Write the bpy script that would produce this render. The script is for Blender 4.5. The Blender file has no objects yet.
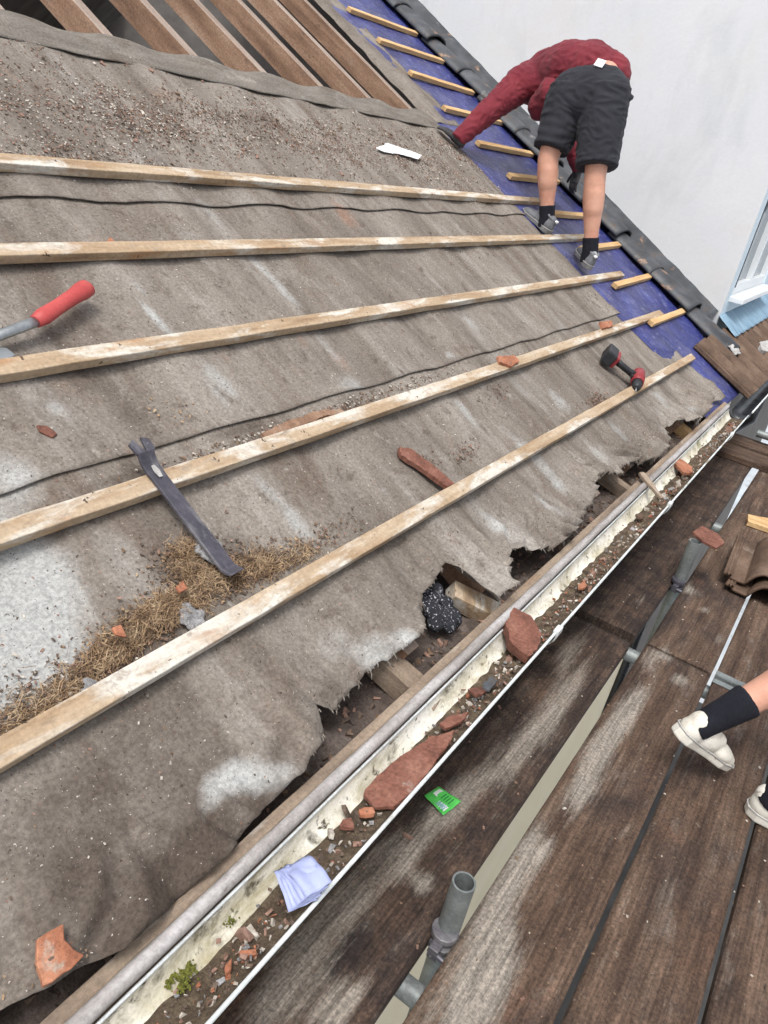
import bpy, bmesh, math, random
from mathutils import Vector, Matrix, noise, Euler
random.seed(11)
R=math.radians; PI=math.pi
sc=bpy.context.scene
C=sc.collection
# ------------------------------------------------------------------ camera frame (world: Y along the eave, X away from the house, Z up)
CX,CY,F=384.0,512.0,760.18
CR=((0.81828429,0.38433863,-0.42742794),(0.54698359,-0.29206859,0.7845412),(0.17669121,-0.8757738,-0.44922206))
def ray(px,py):
    q=(px-CX,py-CY,F); return Vector([sum(r[i]*q[i] for i in range(3)) for r in CR])
def atz(px,py,z): r=ray(px,py); return r*(z/r.z)
def aty(px,py,y): r=ray(px,py); return r*(y/r.y)
PITCH=R(28)
S=Vector((-math.cos(PITCH),0,math.sin(PITCH))); N=Vector((math.sin(PITCH),0,math.cos(PITCH))); O=Vector((-.79,0,-.903))
def RP(u,v,h=0): return O+Vector((0,u,0))+S*v+N*h
def uv(px,py,h=0):
    r=ray(px,py); t=((O+N*h).dot(N))/r.dot(N); P=r*t; return P.y,(P-O).dot(S)
RM=Matrix(((0,S.x,N.x),(1,S.y,N.y),(0,S.z,N.z)))           # roof axes: x along the eave, y up the slope, z out
REUL=RM.to_euler()
RZ=-1.43                                                   # top of the scaffold boards
FELT=-.012
# ------------------------------------------------------------------ helpers
def tag(o,label=None,cat=None,group=None,kind=None):
    if label: o['label']=label
    if cat: o['category']=cat
    if group: o['group']=group
    if kind: o['kind']=kind
    return o
def empty(name,loc=(0,0,0),rot=(0,0,0)):
    o=bpy.data.objects.new(name,None); o.empty_display_size=.1; C.objects.link(o); o.location=loc; o.rotation_euler=rot; return o
class MB:
    def __init__(s): s.v=[];s.f=[];s.mi=[];s.sm=[]
    def add(s,vs,fs,mi=0,sm=False):
        b=len(s.v); s.v+= [tuple(v) for v in vs]
        for f in fs: s.f.append(tuple(b+i for i in f)); s.mi.append(mi); s.sm.append(sm)
    def box(s,c,d,rot=None,mi=0,taper=1,jit=0):
        c=Vector(c); vs=[]
        for z in (-1,1):
            for y in (-1,1):
                for x in (-1,1):
                    k=taper if z>0 else 1
                    p=Vector((x*d[0]/2*k,y*d[1]/2*k,z*d[2]/2))+Vector([random.uniform(-jit,jit) for _ in range(3)])
                    if rot is not None: p=rot@p
                    vs.append(c+p)
        s.add(vs,[(0,2,3,1),(4,5,7,6),(0,1,5,4),(2,6,7,3),(0,4,6,2),(1,3,7,5)],mi)
    def tube(s,path,rad,seg=12,caps=True,mi=0,sm=True,flat=1,up=None):
        path=[Vector(p) for p in path]; n=len(path)
        if not isinstance(rad,(list,tuple)): rad=[rad]*n
        vs=[];fs=[]; prev=up
        for i,p in enumerate(path):
            t=(path[min(i+1,n-1)]-path[max(i-1,0)]).normalized()
            if prev is None: prev=t.orthogonal()
            a=(Vector(prev)-t*Vector(prev).dot(t)).normalized(); b=t.cross(a); prev=a
            for k in range(seg):
                an=2*PI*k/seg; vs.append(p+(a*math.cos(an)*flat+b*math.sin(an))*rad[i])
        for i in range(n-1):
            for k in range(seg):
                k2=(k+1)%seg; fs.append((i*seg+k,i*seg+k2,(i+1)*seg+k2,(i+1)*seg+k))
        s.add(vs,fs,mi,sm)
        if caps:
            b=len(s.v)-n*seg
            s.f.append(tuple(b+k for k in range(seg))[::-1]); s.mi.append(mi); s.sm.append(False)
            s.f.append(tuple(b+(n-1)*seg+k for k in range(seg))); s.mi.append(mi); s.sm.append(False)
    def ball(s,c,r,seg=12,rings=8,rot=None,mi=0):
        c=Vector(c); r=r if isinstance(r,(tuple,list)) else (r,r,r); vs=[Vector((0,0,-r[2]))]
        for i in range(1,rings):
            a=-PI/2+PI*i/rings
            for k in range(seg): vs.append(Vector((r[0]*math.cos(a)*math.cos(2*PI*k/seg),r[1]*math.cos(a)*math.sin(2*PI*k/seg),r[2]*math.sin(a))))
        vs.append(Vector((0,0,r[2]))); L=len(vs)-1; fs=[]
        for k in range(seg):
            k2=(k+1)%seg; fs.append((0,1+k2,1+k)); fs.append((L,L-seg+k,L-seg+k2))
            for i in range(rings-2): fs.append((1+i*seg+k,1+i*seg+k2,1+(i+1)*seg+k2,1+(i+1)*seg+k))
        if rot is not None: vs=[rot@v for v in vs]
        s.add([c+v for v in vs],fs,mi,True)
    def cap(s,p,q,r0,r1,seg=14):
        "closed round-ended tapered limb"
        p=Vector(p);q=Vector(q); t=(q-p).normalized(); P=[];Rr=[]
        for a in (-80,-55,-28): P.append(p+t*r0*math.sin(R(a))); Rr.append(r0*math.cos(R(a)))
        P+= [p,q]; Rr+=[r0,r1]
        for a in (28,55,80): P.append(q+t*r1*math.sin(R(a))); Rr.append(r1*math.cos(R(a)))
        s.tube(P,Rr,seg)
    def poly(s,pts,h,mi=0,z0=0,wob=0):
        "outline in x,y extruded from z0 to z0+h"
        n=len(pts); vs=[(p[0],p[1],z0+(p[2] if len(p)>2 else 0)) for p in pts]+[(p[0]+random.uniform(-wob,wob),p[1]+random.uniform(-wob,wob),z0+h+(p[2] if len(p)>2 else 0)) for p in pts]
        fs=[tuple(range(n))[::-1],tuple(range(n,2*n))]+[(i,(i+1)%n,n+(i+1)%n,n+i) for i in range(n)]
        s.add(vs,fs,mi)
    def grid(s,fn,nu,nv,mi=0,sm=True,mask=None):
        vs=[fn(i/nu,j/nv) for j in range(nv+1) for i in range(nu+1)]; fs=[]
        for j in range(nv):
            for i in range(nu):
                if mask and not mask(i,j): continue
                a=j*(nu+1)+i; fs.append((a,a+1,a+nu+2,a+nu+1))
        s.add(vs,fs,mi,sm)
    def build(s,name,mat,parent=None,loc=(0,0,0),rot=(0,0,0),fix=True,bevel=0):
        me=bpy.data.meshes.new(name); me.from_pydata(s.v,[],s.f)
        for m in (mat if isinstance(mat,(list,tuple)) else [mat]): me.materials.append(m)
        me.polygons.foreach_set('material_index',s.mi); me.polygons.foreach_set('use_smooth',s.sm); me.update()
        if fix:
            bm=bmesh.new(); bm.from_mesh(me); bmesh.ops.recalc_face_normals(bm,faces=bm.faces); bm.to_mesh(me); bm.free()
        o=bpy.data.objects.new(name,me); C.objects.link(o)
        if parent: o.parent=parent
        o.location=loc; o.rotation_euler=rot
        if bevel:
            b=o.modifiers.new('bevel','BEVEL'); b.width=bevel; b.segments=2; b.limit_method='ANGLE'; b.angle_limit=R(40)
        return o
def solid(mb,name,mat,parent=None,voxel=.01,smooth=4,wr=0,wscale=12,fine=None):
    "union of the closed shapes of mb into one continuous smooth surface"
    o=mb.build('tmp',mat); m=o.modifiers.new('r','REMESH'); m.mode='VOXEL'; m.voxel_size=voxel
    m.use_smooth_shade=True
    if smooth: k=o.modifiers.new('s','SMOOTH'); k.iterations=smooth; k.factor=.5
    dg=bpy.context.evaluated_depsgraph_get(); dg.update(); me=bpy.data.meshes.new_from_object(o.evaluated_get(dg))
    old=o.data; bpy.data.objects.remove(o); bpy.data.meshes.remove(old)
    me.name=name; me.materials.clear(); me.materials.append(mat)
    if wr:
        nr=[Vector(n.vector) for n in me.vertex_normals]
        for v,n in zip(me.vertices,nr):
            c=v.co; q=Vector((c.x*wscale+3*noise.noise(c*4),c.y*wscale*.6,c.z*wscale*1.6))
            d=(1-abs(noise.noise(q))*2)*wr+noise.noise(c*wscale*.5)*wr
            v.co=c+n*d
    o=bpy.data.objects.new(name,me); C.objects.link(o)
    if parent: o.parent=parent
    for p in me.polygons: p.use_smooth=True
    return o
def setattr_col(o,fn,name='mask'):
    me=o.data; a=me.color_attributes.new(name,'FLOAT_COLOR','POINT'); buf=[]
    for v in me.vertices: buf+=list(fn(v.co))+[1]
    a.data.foreach_set('color',buf)
# ------------------------------------------------------------------ materials
def lin(c): return tuple(c)+(1,) if len(c)==3 else c
class NT:
    def __init__(s,name):
        s.m=bpy.data.materials.new(name); s.m.use_nodes=True; s.t=s.m.node_tree; s.t.nodes.clear()
        s.out=s.n('ShaderNodeOutputMaterial'); s.b=s.n('ShaderNodeBsdfPrincipled'); s.l(s.b.outputs[0],s.out.inputs[0])
    def n(s,ty,**k):
        x=s.t.nodes.new(ty)
        for a,b in k.items(): setattr(x,a,b)
        return x
    def l(s,a,b): s.t.links.new(a,b)
    def noise(s,co,sc_,det=5,rough=.55,dist=0):
        x=s.n('ShaderNodeTexNoise'); x.inputs['Scale'].default_value=sc_; x.inputs['Detail'].default_value=det
        x.inputs['Roughness'].default_value=rough; x.inputs['Distortion'].default_value=dist; s.l(co,x.inputs['Vector']); return x.outputs['Fac']
    def mapv(s,co,scale,rot=(0,0,0)):
        x=s.n('ShaderNodeMapping'); x.inputs['Scale'].default_value=scale; x.inputs['Rotation'].default_value=rot; s.l(co,x.inputs['Vector']); return x.outputs[0]
    def ramp(s,fac,stops):
        x=s.n('ShaderNodeValToRGB'); e=x.color_ramp.elements
        while len(e)<len(stops): e.new(.5)
        for i,(p,c) in enumerate(stops): e[i].position=p; e[i].color=lin(c)
        s.l(fac,x.inputs[0]); return x.outputs[0]
    def mix(s,fac,a,b,mode='MIX'):
        x=s.n('ShaderNodeMix',data_type='RGBA',blend_type=mode)
        for sock,val in ((x.inputs[0],fac),(x.inputs[6],a),(x.inputs[7],b)):
            if hasattr(val,'links'): s.l(val,sock)
            else: sock.default_value=val if isinstance(val,(int,float)) else lin(val)
        return x.outputs[2]
    def math(s,op,a,b=0,clamp=False):
        x=s.n('ShaderNodeMath',operation=op,use_clamp=clamp)
        for sock,val in ((x.inputs[0],a),(x.inputs[1],b)):
            if hasattr(val,'links'): s.l(val,sock)
            else: sock.default_value=val
        return x.outputs[0]
    def coords(s):
        tc=s.n('ShaderNodeTexCoord'); oi=s.n('ShaderNodeObjectInfo'); v=s.n('ShaderNodeVectorMath',operation='MULTIPLY_ADD')
        v.inputs[1].default_value=(1,1,1); s.l(tc.outputs['Object'],v.inputs[0])
        c=s.n('ShaderNodeCombineXYZ'); 
        for i,k in enumerate((17,31,7)): s.l(s.math('MULTIPLY',oi.outputs['Random'],k),c.inputs[i])
        s.l(c.outputs[0],v.inputs[2]); return v.outputs[0]
def surf(name,stops,scale=4,stretch=(1,1,1),rough=.85,bump=.4,bscale=60,bdist=.004,speck=None,masks=(),fine=.35,fscale=120,spec=.3,metal=0,patches=(),sheen=0,lines=None,det=6,mw=1.5,mf=.45,grain=None):
    """stops: ramp of the base noise; patches: (colour,scale,lo,hi,stretch) worn or stained patches; masks: (channel,colour,noise scale,softness)
    placed stains read from the mesh; speck: (colour,scale,threshold)"""
    t=NT(name); co=t.coords(); st=t.mapv(co,stretch)
    col=t.ramp(t.noise(st,scale,det,.6),stops)
    for c,s_,lo,hi,stx in patches:
        f=t.ramp(t.noise(t.mapv(co,stx),s_,5,.65,.4),[(lo,(0,0,0)),(hi,(1,1,1))]); col=t.mix(f,col,c)
    if masks:
        at=t.n('ShaderNodeVertexColor',layer_name='mask'); sp=t.n('ShaderNodeSeparateColor'); t.l(at.outputs[0],sp.inputs[0])
        for ch,c,ns,soft in masks:
            nz=t.noise(t.mapv(co,stretch if ns<0 else (1,1,1)),abs(ns),8,.7)
            nz2=t.noise(t.mapv(co,stretch if grain else (1,1,1)),60 if grain else 200,3,.8)
            f=t.math('ADD',sp.outputs[ch],t.math('MULTIPLY',t.math('SUBTRACT',nz,.5),mw)); f=t.math('ADD',f,t.math('MULTIPLY',t.math('SUBTRACT',nz2,.5),mf))
            f=t.ramp(f,[(.5-soft,(0,0,0)),(.5+soft,(1,1,1))]); col=t.mix(f,col,c)
    if grain:
        f=t.ramp(t.noise(t.mapv(co,grain[0]),grain[1],4,.7,.3),[(.32,(1-grain[2],)*3),(.66,(1+grain[2]*.5,)*3)]); col=t.mix(1.0,col,f,'MULTIPLY')
    if fine:
        f=t.ramp(t.noise(co,fscale,4,.75),[(.3,(1-fine,)*3),(.7,(1+fine*.6,)*3)]); col=t.mix(1.0,col,f,'MULTIPLY')
    if speck:
        for c,s_,th in speck:
            f=t.ramp(t.noise(co,s_,3,.6),[(th,(0,0,0)),(th+.03,(1,1,1))]); col=t.mix(f,col,c)
    t.l(col,t.b.inputs['Base Color'])
    r=t.n('ShaderNodeMapRange'); r.inputs['To Min'].default_value=max(0,rough-.12); r.inputs['To Max'].default_value=min(1,rough+.12)
    t.l(t.noise(co,bscale*.3,4,.6),r.inputs[0]); t.l(r.outputs[0],t.b.inputs['Roughness'])
    t.b.inputs['Specular IOR Level'].default_value=spec; t.b.inputs['Metallic'].default_value=metal
    if sheen: t.b.inputs['Sheen Weight'].default_value=sheen
    if bump:
        h=t.noise(t.mapv(co,tuple(1+(x-1)*.6 for x in stretch)),bscale,6,.7)
        if lines:
            w=t.n('ShaderNodeTexWave',wave_type='BANDS',bands_direction=lines[0]); w.inputs['Scale'].default_value=lines[1]; w.inputs['Distortion'].default_value=lines[2]; w.inputs['Detail'].default_value=3
            t.l(co,w.inputs['Vector']); h=t.math('ADD',h,t.math('MULTIPLY',w.outputs['Fac'],lines[3]))
        b=t.n('ShaderNodeBump'); b.inputs['Strength'].default_value=bump; b.inputs['Distance'].default_value=bdist
        t.l(h,b.inputs['Height']); t.l(b.outputs[0],t.b.inputs['Normal'])
    return t.m
M={}
M['felt']=surf('felt',[(.25,(.118,.099,.083)),(.42,(.185,.162,.140)),(.58,(.245,.218,.190)),(.78,(.33,.305,.275))],scale=2.6,stretch=(2.6,.6,1),rough=.93,bump=.55,bscale=110,bdist=.0022,
   fine=.42,fscale=130,spec=.12,patches=[((.34,.322,.298),2.4,.54,.80,(2.6,.55,1)),((.150,.118,.096),3.6,.52,.74,(2.0,.6,1)),((.36,.345,.32),3.4,.66,.76,(6,.7,1)),((.23,.145,.105),6,.62,.84,(1.4,.8,1)),((.115,.092,.076),16,.56,.74,(1.2,1,1)),((.35,.325,.29),20,.62,.80,(1,.8,1))],
   speck=[((.47,.44,.40),170,.685),((.055,.042,.034),120,.665),((.20,.10,.065),70,.715)],masks=[(1,(.085,.067,.055),9,.28),(2,(.27,.16,.115),12,.34),(0,(.39,.395,.385),10,.24)],lines=('Y',46,9,.11),mw=1.0,mf=.12)
M['felt_band']=surf('felt_band',[(.3,(.155,.14,.122)),(.7,(.235,.215,.19))],scale=6,stretch=(.8,3,1),rough=.95,bump=.8,bscale=120,bdist=.003,fine=.45,spec=.1,patches=[((.14,.115,.095),5,.52,.7,(1,2,1)),((.31,.29,.26),7,.58,.75,(1,2,1))],speck=[((.06,.05,.04),120,.70)])
M['batten']=surf('batten',[(.25,(.23,.145,.085)),(.42,(.36,.26,.165)),(.6,(.46,.36,.255)),(.8,(.54,.47,.375))],scale=5,stretch=(.7,5,5),rough=.9,bump=.5,bscale=60,bdist=.002,fine=.25,fscale=90,
   patches=[((.60,.57,.51),7,.50,.62,(.5,2,2)),((.36,.20,.10),5,.58,.70,(.6,2,2)),((.16,.12,.09),12,.62,.76,(.5,2,2)),((.30,.25,.20),30,.60,.72,(.6,1,1))],speck=[((.10,.07,.05),50,.68)])
M['new_wood']=surf('new_wood',[(.25,(.42,.25,.11)),(.55,(.60,.40,.20)),(.8,(.68,.50,.29))],scale=5,stretch=(.7,6,6),rough=.8,bump=.35,bscale=60,bdist=.0015,fine=.2,fscale=90,patches=[((.30,.17,.08),9,.66,.8,(.6,2,2))])
M['rafter']=surf('rafter',[(.25,(.13,.078,.052)),(.45,(.25,.150,.098)),(.62,(.345,.225,.155)),(.8,(.42,.32,.245))],scale=3.5,stretch=(5,.6,5),rough=.9,bump=.5,bscale=50,fine=.4,
   patches=[((.33,.27,.22),4,.58,.75,(2,.5,2)),((.06,.045,.038),11,.62,.74,(2,.8,2)),((.085,.06,.05),6,.62,.8,(2,.6,2))])
M['rafter_top_skylit']=surf('rafter_top_skylit',[(.25,(.19,.14,.11)),(.55,(.31,.25,.21)),(.8,(.38,.33,.29))],scale=3.5,stretch=(5,.6,5),rough=.9,bump=.4,bscale=50,fine=.25,patches=[((.22,.14,.10),5,.60,.75,(2,.5,2))])  # dusted tops, with sky light on the upper faces painted in
M['old_wood']=surf('old_wood',[(.25,(.13,.10,.08)),(.5,(.26,.20,.15)),(.8,(.42,.35,.27))],scale=5,stretch=(5,.7,5),rough=.92,bump=.6,bscale=60,fine=.3,patches=[((.5,.48,.44),7,.62,.8,(2,.6,2)),((.34,.21,.11),4,.6,.8,(2,.6,2))])
M['board']=surf('board',[(.25,(.046,.029,.021)),(.45,(.105,.066,.046)),(.6,(.155,.103,.073)),(.82,(.215,.158,.120))],scale=4.5,stretch=(5,.5,1),rough=.82,bump=.9,bscale=60,bdist=.004,fine=.6,fscale=130,spec=.3,
   patches=[((.045,.032,.028),3,.50,.70,(1.6,.8,1)),((.15,.078,.052),5,.60,.82,(1.2,.8,1)),((.20,.17,.145),8,.58,.80,(3,.7,1)),((.028,.020,.018),24,.63,.74,(2.5,.7,1)),((.24,.21,.18),30,.66,.78,(1,1,1))],speck=[((.28,.25,.22),120,.73),((.28,.10,.05),80,.765)],
   masks=[(1,(.030,.022,.021),9,.30),(0,(.31,.275,.235),-7,.30)],lines=('X',27,11,.22),mw=1.7,mf=1.0,grain=((26,.8,1),5,.48))
M['gutter']=surf('gutter',[(.25,(.46,.42,.30)),(.42,(.76,.73,.62)),(.7,(.86,.85,.80))],scale=9,stretch=(1,.6,1),rough=.7,bump=.25,bscale=80,bdist=.0012,fine=.2,fscale=150,patches=[((.34,.30,.18),9,.50,.70,(1.2,.5,1)),((.08,.07,.045),17,.57,.68,(1,.6,1)),((.10,.085,.06),50,.60,.68,(1,.7,1)),((.22,.22,.10),6,.62,.74,(1,.7,1))],
   masks=[(0,(.085,.064,.042),22,.30),(1,(.24,.21,.08),18,.35)])
M['rim']=surf('rim',[(.3,(.50,.54,.54)),(.7,(.72,.76,.77))],scale=20,rough=.55,bump=.15,fine=.2,spec=.4,patches=[((.28,.24,.17),18,.56,.68,(1,.4,1))])
M['silt']=surf('silt',[(.25,(.045,.033,.023)),(.5,(.115,.085,.058)),(.75,(.22,.175,.12))],scale=30,rough=.97,bump=1,bscale=160,bdist=.006,fine=.5,fscale=260,patches=[((.20,.20,.06),9,.70,.80,(1,1,1)),((.20,.085,.05),22,.66,.76,(1,1,1))],speck=[((.5,.47,.42),140,.72)])
M['moss']=surf('moss',[(.3,(.10,.11,.02)),(.7,(.24,.25,.05))],scale=60,rough=1,bump=1,bscale=220,bdist=.006)
M['bead']=surf('bead',[(.25,(.17,.15,.135)),(.5,(.36,.34,.33)),(.8,(.56,.55,.56))],scale=9,stretch=(3,.6,3),rough=.6,bump=.45,bscale=90,bdist=.0015,fine=.3,patches=[((.10,.075,.05),12,.62,.75,(1,.6,1))])
M['terracotta']=surf('terracotta',[(.25,(.22,.085,.050)),(.5,(.37,.15,.085)),(.8,(.48,.24,.15))],scale=14,rough=.9,bump=.9,bscale=60,bdist=.003,fine=.4,speck=[((.13,.09,.07),60,.62)],patches=[((.40,.34,.28),22,.64,.76,(1,1,1))])
M['red_tile']=surf('red_tile',[(.25,(.085,.040,.030)),(.5,(.20,.085,.060)),(.8,(.29,.145,.105))],scale=16,rough=.85,bump=.9,bscale=60,bdist=.003,fine=.45,patches=[((.36,.32,.28),11,.64,.78,(1,1,1))],speck=[((.6,.57,.53),90,.74)])
M['brown_tile']=surf('brown_tile',[(.25,(.055,.036,.026)),(.5,(.125,.080,.055)),(.8,(.24,.17,.125))],scale=9,stretch=(1,.6,1),rough=.75,bump=.5,bscale=110,bdist=.002,fine=.35,patches=[((.35,.28,.23),8,.62,.8,(1,.6,1)),((.16,.15,.06),13,.68,.8,(1,1,1))])
M['slate_cap']=surf('slate_cap',[(.25,(.018,.020,.024)),(.5,(.045,.050,.058)),(.8,(.105,.115,.13))],scale=7,rough=.55,bump=.4,bscale=90,bdist=.0015,fine=.35,spec=.5,patches=[((.40,.24,.15),5.5,.63,.72,(1,1,1)),((.24,.235,.23),8,.62,.80,(1,1,1)),((.09,.065,.05),12,.55,.7,(1,1,1))])
M['mortar']=surf('mortar',[(.3,(.33,.32,.31)),(.7,(.56,.55,.54))],scale=20,rough=.95,bump=.8,bscale=120,bdist=.003,fine=.3)
M['rubble']=surf('rubble',[(.25,(.05,.038,.034)),(.5,(.115,.090,.078)),(.8,(.26,.22,.20))],scale=14,rough=.97,bump=1,bscale=140,bdist=.006,fine=.5,fscale=200,speck=[((.5,.48,.45),120,.72),((.30,.11,.06),80,.74)])
M['straw']=surf('straw',[(.3,(.20,.125,.07)),(.5,(.36,.25,.15)),(.75,(.52,.41,.27))],scale=30,rough=.9,bump=0,fine=.25)
M['wool']=surf('wool',[(.3,(.24,.235,.235)),(.7,(.44,.44,.455))],scale=40,rough=1,bump=1,bscale=160,bdist=.008,fine=.4)
M['twig']=surf('twig',[(.3,(.09,.055,.038)),(.7,(.26,.18,.12))],scale=30,rough=.9,bump=0,fine=.2)
M['chip_dark']=surf('chip_dark',[(.3,(.07,.055,.045)),(.7,(.18,.13,.10))],scale=30,rough=.9,bump=0,fine=.3)
M['chip_red']=surf('chip_red',[(.3,(.20,.12,.09)),(.7,(.33,.21,.165))],scale=30,rough=.9,bump=0,fine=.3)
M['chip_pale']=surf('chip_pale',[(.3,(.33,.29,.25)),(.7,(.58,.54,.48))],scale=30,rough=.9,bump=0,fine=.3)
M['render']=surf('render',[(.3,(.64,.665,.69)),(.7,(.69,.705,.72))],scale=1.6,rough=.9,bump=.25,bscale=26,bdist=.006,fine=.03,fscale=60,patches=[((.66,.645,.61),1.1,.55,.8,(1,1,1)),((.56,.585,.60),2.2,.55,.75,(1,1,.4)),((.52,.51,.48),9,.72,.80,(1,1,.3))])
M['skylit_render']=surf('skylit_render',[(.3,(.56,.66,.73)),(.7,(.61,.70,.76))],scale=2,rough=.8,bump=.15,bscale=30,fine=.03)  # front wall: bluish sky light painted into the white render's colour
M['cream']=surf('cream',[(.3,(.80,.71,.50)),(.7,(.85,.77,.58))],scale=2,rough=.9,bump=.3,bscale=40,fine=.06)
M['upvc']=surf('upvc',[(.3,(.68,.71,.73)),(.7,(.74,.77,.79))],scale=4,rough=.35,bump=0,fine=.02,spec=.5)
M['lead']=surf('lead',[(.25,(.12,.20,.29)),(.5,(.20,.33,.44)),(.8,(.34,.47,.56))],scale=7,stretch=(1,3,1),rough=.5,bump=.35,bscale=40,bdist=.004,fine=.15,spec=.5,patches=[((.14,.18,.22),12,.64,.78,(3,.6,1))])  # blue of the reflected sky put into the lead colour
M['steel']=surf('steel',[(.3,(.33,.35,.36)),(.7,(.52,.55,.57))],scale=8,rough=.38,bump=.15,bscale=60,fine=.15,metal=.85,patches=[((.16,.13,.11),9,.66,.8,(1,1,1))])
M['galv']=surf('galv',[(.25,(.13,.145,.145)),(.5,(.235,.26,.26)),(.8,(.36,.39,.39))],scale=12,rough=.55,bump=.25,bscale=80,fine=.25,metal=.45,patches=[((.07,.065,.06),10,.62,.8,(1,1,1))])
M['dark_steel']=surf('dark_steel',[(.3,(.055,.052,.066)),(.7,(.115,.108,.135))],scale=14,rough=.42,bump=.3,bscale=70,bdist=.001,fine=.25,spec=.5,metal=.35,patches=[((.22,.215,.225),9,.52,.66,(.6,2,1)),((.16,.10,.07),14,.62,.74,(1,1,1)),((.34,.33,.32),30,.66,.72,(1,1,1))])
M['red_rubber']=surf('red_rubber',[(.3,(.36,.045,.045)),(.7,(.46,.075,.07))],scale=16,rough=.5,bump=.15,bscale=80,fine=.12,spec=.4)
M['black_plastic']=surf('black_plastic',[(.3,(.014,.015,.018)),(.7,(.035,.037,.042))],scale=20,rough=.45,bump=.15,bscale=100,fine=.25)
M['red_plastic']=surf('red_plastic',[(.3,(.20,.02,.025)),(.7,(.30,.045,.05))],scale=16,rough=.45,bump=.1,fine=.15)
M['pipe_black']=surf('pipe_black',[(.3,(.012,.013,.016)),(.7,(.03,.033,.04))],scale=8,rough=.3,bump=.1,fine=.2,spec=.6)
M['paper']=surf('paper',[(.3,(.30,.34,.56)),(.7,(.40,.45,.70))],scale=16,rough=.8,bump=.15,bscale=50,fine=.06)
M['green']=surf('green',[(.3,(.05,.42,.07)),(.7,(.12,.60,.12))],scale=30,rough=.35,bump=.2,bscale=50,fine=.1,spec=.5)
M['white']=surf('white',[(.3,(.66,.68,.70)),(.7,(.78,.80,.81))],scale=20,rough=.6,bump=0,fine=.05)
M['blue_ink']=surf('blue_ink',[(.3,(.22,.33,.62)),(.7,(.34,.45,.72))],scale=30,rough=.6,bump=0,fine=.1)
M['green_ink']=surf('green_ink',[(.3,(.02,.16,.04)),(.7,(.03,.2,.05))],scale=30,rough=.6,bump=0,fine=.1)
M['skin']=surf('skin',[(.25,(.47,.235,.165)),(.5,(.56,.30,.215)),(.8,(.62,.36,.27))],scale=14,rough=.55,bump=.15,bscale=90,bdist=.001,fine=.07,spec=.35,patches=[((.50,.20,.14),9,.58,.8,(1,1,1))])
M['shirt']=surf('shirt',[(.25,(.10,.010,.019)),(.5,(.155,.017,.028)),(.8,(.21,.03,.042))],scale=7,rough=.85,bump=.35,bscale=50,bdist=.004,fine=.15,fscale=200,sheen=.06)
M['shorts']=surf('shorts',[(.25,(.011,.012,.016)),(.5,(.020,.021,.028)),(.8,(.034,.036,.045))],scale=6,rough=.88,bump=.35,bscale=40,bdist=.004,fine=.15,fscale=200,sheen=.04)
M['sock']=surf('sock',[(.3,(.006,.007,.012)),(.7,(.013,.014,.022))],scale=20,rough=.95,bump=.5,bscale=160,bdist=.002,fine=.3,fscale=250,lines=('X',60,1,.6))
M['glove']=surf('glove',[(.3,(.028,.028,.030)),(.7,(.065,.063,.065))],scale=20,rough=.9,bump=.4,bscale=120,fine=.3)
M['grey_shoe']=surf('grey_shoe',[(.3,(.09,.095,.105)),(.7,(.20,.21,.23))],scale=20,rough=.7,bump=.4,bscale=120,fine=.3,patches=[((.45,.46,.48),14,.60,.68,(1,1,1))])
M['shoe_sole']=surf('shoe_sole',[(.3,(.12,.12,.125)),(.7,(.24,.24,.25))],scale=20,rough=.8,bump=.2,fine=.2)
M['white_shoe']=surf('white_shoe',[(.3,(.60,.575,.50)),(.7,(.72,.70,.64))],scale=12,rough=.6,bump=.2,bscale=90,bdist=.0015,fine=.08,patches=[((.42,.36,.27),10,.55,.75,(1,1,1)),((.25,.21,.16),40,.64,.74,(1,1,1))])
M['hair']=surf('hair',[(.3,(.05,.03,.02)),(.7,(.10,.065,.04))],scale=30,rough=.8,bump=.6,bscale=120,fine=.3)
M['dark_loft']=surf('dark_loft',[(.3,(.09,.083,.078)),(.7,(.19,.178,.168))],scale=3,stretch=(.6,4,1),rough=.95,bump=.3,bscale=30,fine=.2)
M['ground']=surf('ground',[(.3,(.42,.46,.50)),(.7,(.56,.60,.63))],scale=2,rough=.9,bump=.3,bscale=30,fine=.12,patches=[((.25,.26,.26),1.5,.58,.75,(1,1,1))])
M['dark_ground']=surf('dark_ground',[(.3,(.035,.036,.038)),(.7,(.07,.07,.072))],scale=3,rough=.95,bump=.3,bscale=40,fine=.3)
M['speckle']=surf('speckle',[(.3,(.012,.013,.018)),(.7,(.035,.037,.045))],scale=20,rough=.9,bump=.8,bscale=90,bdist=.006,fine=.4,speck=[((.45,.46,.50),150,.60)],patches=[((.5,.5,.52),9,.62,.72,(1,1,1))])
M['denim']=surf('denim',[(.3,(.03,.035,.05)),(.7,(.05,.06,.08))],scale=20,rough=.9,bump=.3,bscale=100,fine=.2)
def glassmat():
    t=NT('glass'); t.b.inputs['Base Color'].default_value=(.05,.09,.12,1); t.b.inputs['Roughness'].default_value=.08; t.b.inputs['Specular IOR Level'].default_value=.8
    return t.m
M['glass']=glassmat()
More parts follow.
